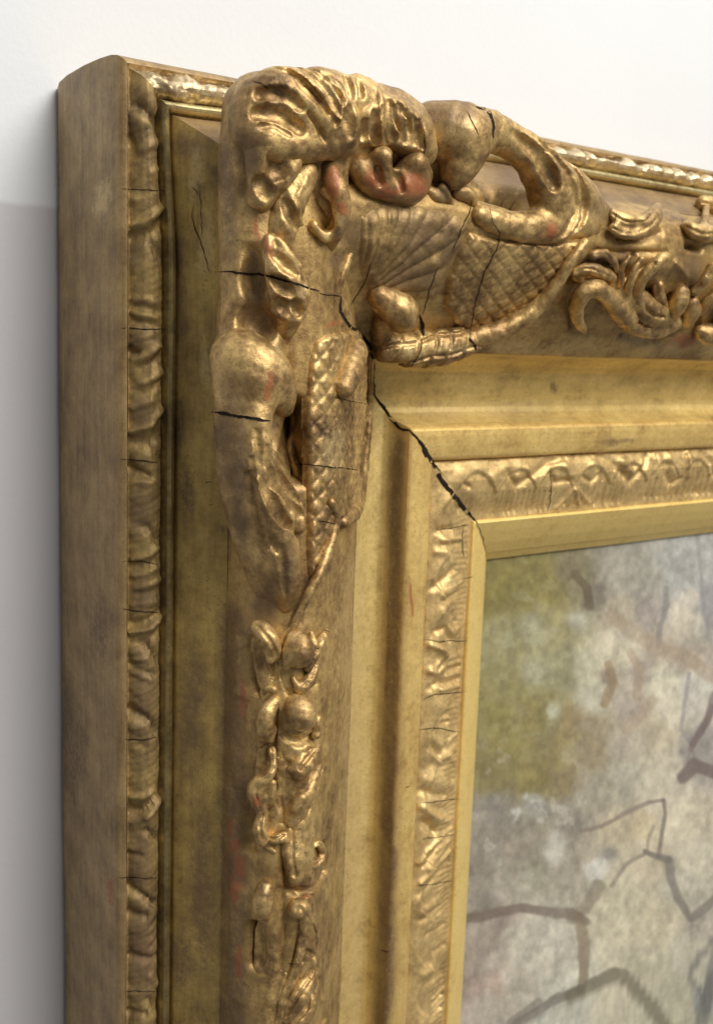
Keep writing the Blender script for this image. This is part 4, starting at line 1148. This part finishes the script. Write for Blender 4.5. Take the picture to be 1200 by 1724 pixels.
for nm, prims in [
    ('leaf', [('c', [(1036, 488, .03, 6), (1044, 512, .045, 8), (1058, 532, .045, 8), (1078, 546, .04, 7), (1098, 550, .03, 5)], .010)]),
    ('leaf', [('c', [(1116, 434, .04, 8), (1102, 444, .045, 9), (1086, 462, .045, 8), (1074, 484, .045, 8), (1070, 508, .045, 9), (1080, 532, .045, 9), (1100, 544, .045, 8), (1126, 544, .04, 6)], .010)]),
    ('leaf', [('c', [(1078, 436, .03, 4), (1066, 456, .04, 5), (1057, 480, .045, 6), (1054, 502, .035, 5)], .010)]),
    ('leaf', [('c', [(1058, 434, .03, 4), (1046, 452, .035, 5), (1044, 478, .04, 6)], .010)]),
    ('leaf', [('c', [(968, 458, .02, 6), (988, 452, .035, 9), (1010, 458, .035, 9), (1030, 468, .025, 7)], .012)]),
    ('leaf', [('c', [(998, 430, .03, 7), (1016, 426, .03, 7), (1028, 436, .02, 6)], .012), ('c', [(1034, 440, .02, 5), (1038, 456, .02, 5)], .01)]),
    ('bud', [('c', [(1146, 492, .03, 12), (1140, 510, .045, 15), (1130, 530, .035, 11)], .012)]),
    ('bud', [('c', [(1162, 510, .03, 12), (1162, 524, .045, 14), (1156, 540, .03, 10)], .012)]),
    ('leaf', [('c', [(1118, 520, .02, 8), (1108, 500, .015, 10), (1106, 480, .01, 8)], .015)]),
    ('scroll', [('c', [(1176, 556, .03, 8), (1190, 562, .045, 16), (1212, 560, .05, 18), (1228, 530, .05, 16), (1240, 500, .05, 14)], .012), ('c', [(1180, 520, .03, 7), (1196, 505, .04, 8), (1214, 490, .04, 8)], .012),
                ('c', [(1168, 490, .02, 8), (1186, 470, .03, 8), (1200, 450, .03, 8)], .012)]),
    ('hooked_leaf', [('c', [(1030, 360, .05, 8), (1046, 370, .055, 10), (1066, 374, .06, 10), (1084, 372, .06, 10), (1098, 360, .06, 10), (1104, 352, .05, 8)], .010),
                     ('c', [(1032, 384, .04, 8), (1050, 392, .045, 9), (1072, 391, .045, 9), (1094, 380, .045, 9), (1106, 366, .05, 8)], .010), ('-c', [(1044, 381, .085, 3), (1062, 383, .085, 5), (1082, 380, .085, 3)], .006)]),
    ('knobbed_leaf', [('c', [(1182, 342, .07, 11), (1194, 344, .07, 11), (1206, 352, .06, 10)], .012), ('c', [(1188, 350, .05, 5), (1186, 370, .045, 5), (1180, 386, .04, 7)], .010),
                      ('c', [(1154, 380, .03, 8), (1166, 388, .045, 11), (1184, 394, .045, 12), (1206, 392, .04, 12)], .012), ('-c', [(1166, 352, .05, 5), (1166, 364, .05, 8)], .008), ('-c', [(1154, 412, .02, 5), (1168, 416, .02, 6)], .008)])]:
    piece(nm, scroll, CM, prims, vox=.0042, low=.72, fat=1.15, veins=nm != 'bud')

# ------------------------------------------------------------------ cracks in the gesso: dark slits that follow the surface
bpy.context.view_layer.update()
_v, _f = [], []
for o in COL.objects:
    if o.type == 'MESH' and o.name != 'painting':
        m = np.array(o.matrix_world)
        me = o.data
        co = np.empty(len(me.vertices) * 3, np.float32)
        me.vertices.foreach_get('co', co)
        co = co.reshape(-1, 3)
        vi = np.empty(len(me.loops), np.int32)
        me.loops.foreach_get('vertex_index', vi)
        _f.append(vi.reshape(-1, 4) + sum(len(a) for a in _v))
        _v.append(co)
V_ = np.concatenate(_v)
F_ = np.concatenate(_f)
BVH = BVHTree.FromPolygons(V_.tolist(), F_.tolist())
CO = Vector(CAM * S)


def hit(px, py):
    d = Vector(FW + RI * (px - PW / 2) / FPX - UP * (py - PH / 2) / FPX).normalized()
    return BVH.ray_cast(CO, d)[0:2]


def crack(pts, wpx, jit=1.2):
    wpx = wpx * (0.55 if wpx < 3.6 else 0.8)
    P = []
    for (ax_, ay_), (bx_, by_) in zip(pts[:-1], pts[1:]):
        n = max(int(math.hypot(bx_ - ax_, by_ - ay_) / 3.0), 1)
        for i in range(n):
            P.append((ax_ + (bx_ - ax_) * i / n, ay_ + (by_ - ay_) * i / n))
    P.append(pts[-1])
    n = len(P)
    rows = []
    for i, (x, y) in enumerate(P):
        a, b = P[max(i - 1, 0)], P[min(i + 1, n - 1)]
        tx, ty = b[0] - a[0], b[1] - a[1]
        L = math.hypot(tx, ty) + 1e-6
        j = jit * (vnoise(np.array(x * 0.14 + wpx), np.array(y * 0.14)) - 0.5) * 2
        t = i / max(n - 1, 1)
        wd = wpx * min(1, 0.25 + 4 * t, 0.25 + 4 * (1 - t)) * (0.7 + 0.7 * float(vnoise(np.array(x * 0.2 + 90), np.array(y * 0.2)))) / 2
        cx, cy = x - ty / L * j, y + tx / L * j
        q = []
        for s in (-1, 1):
            p, nn = hit(cx - s * ty / L * wd, cy + s * tx / L * wd)
            if p is None:
                q = None
                break
            v = (CO - p).normalized()
            q.append(p + v * 0.00022)
        rows.append(q)
    runs, cur = [], []
    for q in rows:
        if q is None or (cur and (q[0] - cur[-1][0]).length > 0.02):
            runs.append(cur)
            cur = []
        if q is not None:
            cur.append(q)
    runs.append(cur)
    for run in runs:
        if len(run) < 3:
            continue
        verts = [tuple(p) for q in run for p in q]
        faces = [(2 * i, 2 * i + 1, 2 * i + 3, 2 * i + 2) for i in range(len(run) - 1)]
        me = bpy.data.meshes.new('crack')
        me.from_pydata(verts, [], faces)
        me.materials.append(MAT['crack'])
        o = bpy.data.objects.new('crack', me)
        COL.objects.link(o)
        o.parent = frame
        o.location = -BASE


for pts, wd in [
    ([(366, 457), (400, 459), (440, 462), (490, 475), (538, 490)], 4), ([(538, 494), (575, 500)], 3), ([(575, 500), (573, 525), (588, 548), (608, 561)], 6), ([(608, 561), (622, 580), (629, 602), (627, 630), (630, 668)], 7), ([(628, 662), (652, 695), (672, 722), (692, 726)], 6),
    ([(690, 724), (706, 742), (718, 762), (732, 785), (742, 806), (770, 842), (803, 882)], 8), ([(712, 752), (716, 768), (722, 764)], 7),
    ([(356, 693), (400, 700), (456, 709)], 6), ([(490, 780), (535, 783), (612, 793)], 3), ([(560, 668), (622, 682)], 2), ([(535, 877), (566, 881)], 2.5),
    ([(800, 180), (820, 184), (829, 200), (831, 232)], 6), ([(785, 185), (796, 205), (806, 228)], 2), ([(795, 332), (790, 358), (782, 372), (768, 408), (760, 425)], 2.4), ([(738, 448), (724, 485), (712, 530)], 2.2), ([(706, 530), (711, 545), (712, 566)], 7),
    ([(712, 566), (708, 592), (690, 622)], 2.5), ([(825, 345), (828, 375), (842, 392), (838, 415), (815, 460), (800, 510), (790, 572)], 2.2), ([(788, 570), (797, 578), (803, 592)], 5), ([(625, 440), (615, 475), (590, 515)], 2.2), ([(715, 225), (714, 265)], 2),
    ([(203, 318), (283, 321)], 2.2), ([(203, 551), (245, 554), (280, 554)], 3), ([(203, 773), (240, 776), (266, 779)], 3), ([(205, 945), (240, 945), (270, 950)], 2.2), ([(207, 1025), (240, 1030), (268, 1031)], 3.2), ([(210, 1244), (240, 1246), (265, 1241)], 2.6),
    ([(198, 1478), (270, 1479)], 2.2), ([(210, 1668), (265, 1670)], 2), ([(717, 1077), (740, 1080), (786, 1078)], 2.6), ([(712, 1177), (730, 1169), (780, 1165)], 2.6), ([(705, 1229), (735, 1226), (776, 1232)], 2.2), ([(707, 1352), (772, 1345)], 2),
    ([(710, 1412), (765, 1406)], 2.2), ([(705, 1492), (762, 1483)], 2.2), ([(778, 888), (779, 915), (780, 940)], 2), ([(735, 893), (790, 884)], 2), ([(326, 345), (322, 365), (345, 430), (352, 460)], 2), ([(334, 316), (338, 345), (340, 400)], 1.6), ([(322, 314), (330, 322), (333, 330)], 1.6),
    ([(425, 135), (440, 140), (452, 152)], 2.5), ([(345, 812), (357, 812)], 2.2), ([(350, 850), (358, 850)], 2), ([(940, 230), (945, 246)], 2.2), ([(926, 785), (928, 830), (922, 862)], 2), ([(1038, 357), (1032, 380)], 2), ([(803, 881), (812, 905), (818, 930)], 1.6),
    ([(640, 1600), (655, 1602)], 2), ([(778, 975), (797, 972)], 1.6), ([(484, 1622), (498, 1623)], 1.8), ([(545, 1060), (556, 1064)], 2), ([(682, 1326), (690, 1323)], 3)]:
    crack(pts, wd)

# ------------------------------------------------------------------ painting and wall
def build_painting():
    a = 1.49
    g1 = np.concatenate([np.arange(a, 3.62, 0.0046), np.linspace(3.66, 4.6, 20)])
    n = len(g1)
    X, V = np.meshgrid(g1, g1, indexing='ij')
    H = np.full_like(X, 0.350)
    px, py = to_px(X, V, H)
    wx = px + 22 * fbm(X * 5, V * 5, 5) + 9 * fbm(X * 22, V * 22, 3)
    wy = py + 22 * fbm(X * 5 + 30, V * 5 + 11, 5) + 9 * fbm(X * 22 + 8, V * 22, 3)
    seeds = [(830, 990, 50, 88, 78, 26), (900, 1000, 60, 96, 86, 34), (975, 985, 26, 82, 74, 46), (960, 960, 30, 88, 78, 48), (1000, 1000, 20, 74, 66, 52),
             (850, 1080, 50, 112, 106, 66), (900, 1050, 34, 130, 126, 96), (930, 1040, 28, 118, 110, 66), (970, 1040, 18, 140, 138, 118), (1060, 960, 60, 124, 119, 104),
             (1150, 950, 60, 132, 132, 128), (1190, 1000, 40, 112, 112, 114), (1040, 1030, 30, 140, 128, 104), (1090, 1030, 24, 124, 112, 104), (1150, 1040, 26, 186, 174, 148),
             (1165, 1010, 18, 176, 166, 146), (1110, 1090, 26, 148, 132, 112), (1160, 1110, 24, 136, 122, 104), (860, 1160, 50, 108, 100, 54), (900, 1130, 30, 124, 122, 92),
             (850, 1220, 50, 100, 90, 38), (900, 1200, 40, 106, 96, 46), (950, 1140, 30, 112, 108, 74), (940, 1260, 40, 104, 90, 48), (990, 1130, 26, 160, 156, 128), (1030, 1100, 26, 174, 166, 138),
             (1050, 1080, 20, 176, 168, 144), (1000, 1170, 26, 156, 152, 130), (1022, 1140, 12, 124, 110, 92), (1075, 1130, 22, 138, 126, 112), (1060, 1190, 22, 138, 126, 112),
             (1110, 1150, 30, 178, 172, 148), (1130, 1200, 26, 180, 172, 150), (1180, 1160, 26, 178, 174, 160), (1180, 1200, 20, 172, 166, 150), (1110, 1230, 26, 160, 148, 122), (985, 1220, 24, 112, 98, 72),
             (990, 1270, 30, 112, 98, 68), (1050, 1260, 30, 152, 142, 122), (930, 1200, 18, 146, 146, 120), (830, 1310, 50, 92, 82, 40), (890, 1310, 40, 98, 86, 38), (950, 1310, 30, 106, 92, 56), (960, 1215, 26, 108, 92, 52),
             (830, 1360, 50, 110, 104, 94), (900, 1350, 24, 140, 138, 130), (870, 1365, 10, 172, 172, 164), (885, 1340, 8, 170, 168, 160), (960, 1370, 30, 112, 104, 92), (1000, 1330, 40, 136, 128, 108),
             (1050, 1310, 30, 154, 148, 128), (820, 1440, 50, 112, 104, 92), (870, 1430, 30, 122, 112, 98), (930, 1440, 14, 164, 160, 148), (940, 1420, 12, 158, 154, 142), (890, 1470, 24, 126, 122, 102),
             (960, 1470, 20, 132, 124, 108), (990, 1430, 20, 140, 130, 112), (1000, 1460, 16, 172, 170, 160), (1040, 1390, 24, 162, 148, 118), (1080, 1390, 20, 172, 156, 122), (1025, 1440, 10, 120, 114, 104),
             (1120, 1330, 40, 168, 160, 138), (1160, 1380, 36, 178, 168, 142), (1180, 1450, 36, 172, 164, 142), (1150, 1500, 30, 168, 162, 142), (1090, 1450, 30, 172, 160, 132), (1050, 1520, 40, 172, 164, 136),
             (1100, 1560, 40, 176, 166, 136), (1080, 1620, 40, 168, 160, 134), (1150, 1600, 30, 166, 160, 138), (1170, 1560, 20, 150, 140, 126), (850, 1500, 30, 134, 126, 112), (820, 1520, 20, 104, 96, 86),
             (850, 1560, 20, 124, 110, 100), (820, 1600, 30, 128, 116, 104), (830, 1610, 16, 160, 152, 138), (900, 1590, 40, 168, 162, 146), (930, 1600, 30, 172, 166, 150), (860, 1570, 14, 150, 144, 128),
             (800, 1670, 20, 130, 112, 100), (840, 1660, 24, 140, 122, 108), (820, 1690, 24, 146, 136, 124), (870, 1660, 30, 160, 152, 136), (960, 1690, 40, 166, 164, 148), (1020, 1700, 30, 174, 166, 140),
             (930, 1720, 30, 164, 164, 150), (1130, 1690, 40, 158, 154, 128), (1180, 1680, 20, 108, 110, 104), (1190, 1300, 20, 124, 116, 108), (1180, 1270, 30, 118, 110, 104)]
    num = np.zeros(X.shape + (3,))
    den = np.zeros(X.shape)
    for sx, sy, r, cr, cg, cb in seeds:
        d2 = ((wx - sx) ** 2 + (wy - sy) ** 2) / (r * r)
        wgt = 1.0 / (0.15 + d2) ** 2.6
        num += wgt[..., None] * np.array([cr, cg, cb])
        den += wgt
    col = num / den[..., None]
    hz = np.clip(0.28 + 0.04 * smooth01((px - 900) / 120) + 0.22 * smooth01((px - 880) / 300) * smooth01((1250 - py) / 350), 0, 1)[..., None]  # overall greying, plus reflected haze painted in at upper right
    col = col * (1 - hz) + np.array([164, 164, 161]) * hz
    # broken brushwork, dabbed lighter and darker
    br = fbm(px * 0.035 + py * 0.016, py * 0.020 - px * 0.008, 5)
    br2 = fbm(px * 0.11, py * 0.075, 4)
    col *= (1 + 0.26 * br + 0.28 * br2)[..., None]
    dab = smooth01((fbm(px * 0.045 + 50, py * 0.04, 5) - 0.10) / 0.10) * np.exp(-(((px - 890) / 130) ** 2 + ((py - 1380) / 130) ** 2))
    col = col * (1 - 0.55 * dab[..., None]) + np.array([172, 170, 160]) * 0.55 * dab[..., None]
    dab = smooth01((fbm(px * 0.04 + 9, py * 0.05 + 70, 5) - 0.08) / 0.10) * np.exp(-(((px - 900) / 100) ** 2 + ((py - 1100) / 150) ** 2))
    col = col * (1 - 0.45 * dab[..., None]) + np.array([150, 150, 126]) * 0.45 * dab[..., None]
    lines = [([(760, 1545), (805, 1546), (850, 1536), (875, 1528), (920, 1534), (960, 1538), (985, 1550)], 10, (98, 88, 80), .9),
             ([(965, 1545), (985, 1530), (1000, 1505), (1008, 1490)], 13, (112, 104, 92), .85), ([(975, 1545), (982, 1590), (979, 1640), (975, 1668)], 11, (112, 100, 82), .9),
             ([(870, 1724), (905, 1705), (940, 1680), (975, 1662)], 9, (96, 90, 84), .9), ([(960, 1675), (1000, 1655), (1030, 1640), (1060, 1655), (1090, 1690), (1120, 1730)], 15, (98, 94, 78), .95),
             ([(975, 1398), (1010, 1390), (1050, 1368), (1090, 1350), (1115, 1346)], 4, (112, 102, 94), .85), ([(1115, 1346), (1118, 1370), (1110, 1410), (1107, 1440)], 4, (104, 96, 90), .9),
             ([(1085, 1432), (1105, 1440), (1125, 1448)], 6, (96, 92, 88), .95), ([(1125, 1448), (1128, 1480), (1140, 1515), (1160, 1546), (1185, 1528), (1210, 1505)], 7, (100, 96, 92), .95),
             ([(1030, 1490), (1055, 1455), (1085, 1435)], 3.5, (116, 108, 98), .8), ([(1088, 1430), (1090, 1410), (1098, 1390)], 3, (120, 112, 100), .7),
             ([(1205, 1575), (1180, 1605), (1162, 1640), (1175, 1665), (1180, 1690)], 5, (100, 98, 96), .9), ([(1120, 990), (1122, 1020), (1108, 1060), (1106, 1090)], 5, (112, 110, 110), .85),
             ([(1172, 900), (1180, 990), (1195, 1080)], 4, (118, 118, 120), .6), ([(1160, 1135), (1152, 1180), (1148, 1225), (1165, 1250)], 4, (124, 120, 122), .8),
             ([(1165, 1258), (1185, 1225), (1200, 1190)], 6, (108, 96, 92), .85), ([(1148, 1306), (1170, 1286), (1204, 1300)], 14, (92, 82, 80), .95), ([(1168, 1250), (1190, 1215), (1204, 1170)], 8, (98, 88, 86), .9), ([(1186, 1700), (1192, 1640), (1204, 1600)], 9, (92, 92, 92), .8),
             ([(1030, 1040), (1070, 1070), (1110, 1095), (1150, 1105), (1200, 1140)], 15, (138, 122, 104), .6), ([(1024, 1122), (1032, 1150), (1018, 1185)], 8, (118, 98, 74), .8),
             ([(970, 970), (985, 990), (990, 1020)], 9, (78, 68, 54), .7), ([(905, 1690), (860, 1724)], 9, (104, 98, 92), .8), ([(1180, 1724), (1186, 1680), (1198, 1640)], 12, (96, 96, 92), .8),
             ([(1095, 1180), (1070, 1210), (1055, 1225)], 12, (140, 122, 104), .5), ([(1060, 1100), (1075, 1130), (1070, 1170)], 9, (140, 122, 104), .6), ([(800, 1540), (782, 1550), (770, 1600)], 8, (100, 92, 84), .7)]
    lx = px + 12 * fbm(X * 4 + 60, V * 4, 3)
    ly = py + 12 * fbm(X * 4, V * 4 + 60, 3)
    for pts, wd, c, op in lines:
        best = np.full(X.shape, 1e9)
        for (ax_, ay_), (bx_, by_) in zip(pts[:-1], pts[1:]):
            dx, dy = bx_ - ax_, by_ - ay_
            t = np.clip(((lx - ax_) * dx + (ly - ay_) * dy) / (dx * dx + dy * dy), 0, 1)
            best = np.minimum(best, np.hypot(lx - ax_ - t * dx, ly - ay_ - t * dy))
        al = 0.88 * op * (1 - smooth01((best * (1 + 0.8 * br) - wd * 0.52) / (wd * 0.45 + 1.6))) * (0.82 + 0.5 * br)
        al = np.clip(al, 0, 1)[..., None]
        col = col * (1 - al) + np.array(c) * al
    col = np.clip(col / 255, 0.02, 0.95)
    lin = np.where(col <= 0.04045, col / 12.92, ((col + 0.055) / 1.055) ** 2.4) * PAINT_GAIN * np.array([1.02, 1.0, 0.95])
    Hh = H + 0.002 * br + 0.0012 * br2
    P = np.stack([X, V, Hh], -1).reshape(-1, 3)
    i = np.arange(n - 1)[:, None] * n + np.arange(n - 1)[None]
    F = np.stack([i, i + n, i + n + 1, i + 1], -1).reshape(-1, 4)
    # back and edges of the canvas
    b0 = len(P)
    P = np.concatenate([P, np.array([[a, a, 0.31], [a, 4.6, 0.31], [4.6, 4.6, 0.31], [4.6, a, 0.31]])])
    c00, c01, c10, c11 = 0, n - 1, (n - 1) * n, n * n - 1
    ex = np.array([[b0, b0 + 1, b0 + 2, b0 + 3], [c00, c01, b0 + 1, b0], [c01, c11, b0 + 2, b0 + 1], [c11, c10, b0 + 3, b0 + 2], [c10, c00, b0, b0 + 3]])
    F = np.concatenate([F, ex])
    o = link_mesh('painting', P, F, MAT['paint'], None, wear_shade=False)
    cc = np.ones((len(P), 4), np.float32) * 0.3
    cc[:n * n, :3] = lin.reshape(-1, 3)
    at_ = o.data.color_attributes.new('paint', 'FLOAT_COLOR', 'POINT')
    at_.data.foreach_set('color', cc.ravel())
    tag(o, 'oil painting of pale cracked stones and olive moss inside the gilt frame', 'painting')


PAINT_GAIN = 1.5
build_painting()


def slab(name, x0, x1, z0, z1, y0, y1, mat):
    me = bpy.data.meshes.new(name)
    me.from_pydata([(x, y, z) for z in (z0, z1) for x, y in ((x0, y0), (x1, y0), (x1, y1), (x0, y1))], [],
                   [(0, 1, 5, 4), (1, 2, 6, 5), (2, 3, 7, 6), (3, 0, 4, 7), (4, 5, 6, 7), (3, 2, 1, 0)])
    me.materials.append(mat)
    o = bpy.data.objects.new(name, me)
    COL.objects.link(o)
    o['kind'] = 'structure'
    return o


slab('wall', -3, 3, -3, 2.6, 0.0, 0.1, MAT['wall'])      # white above, grey from a little below the top of the frame
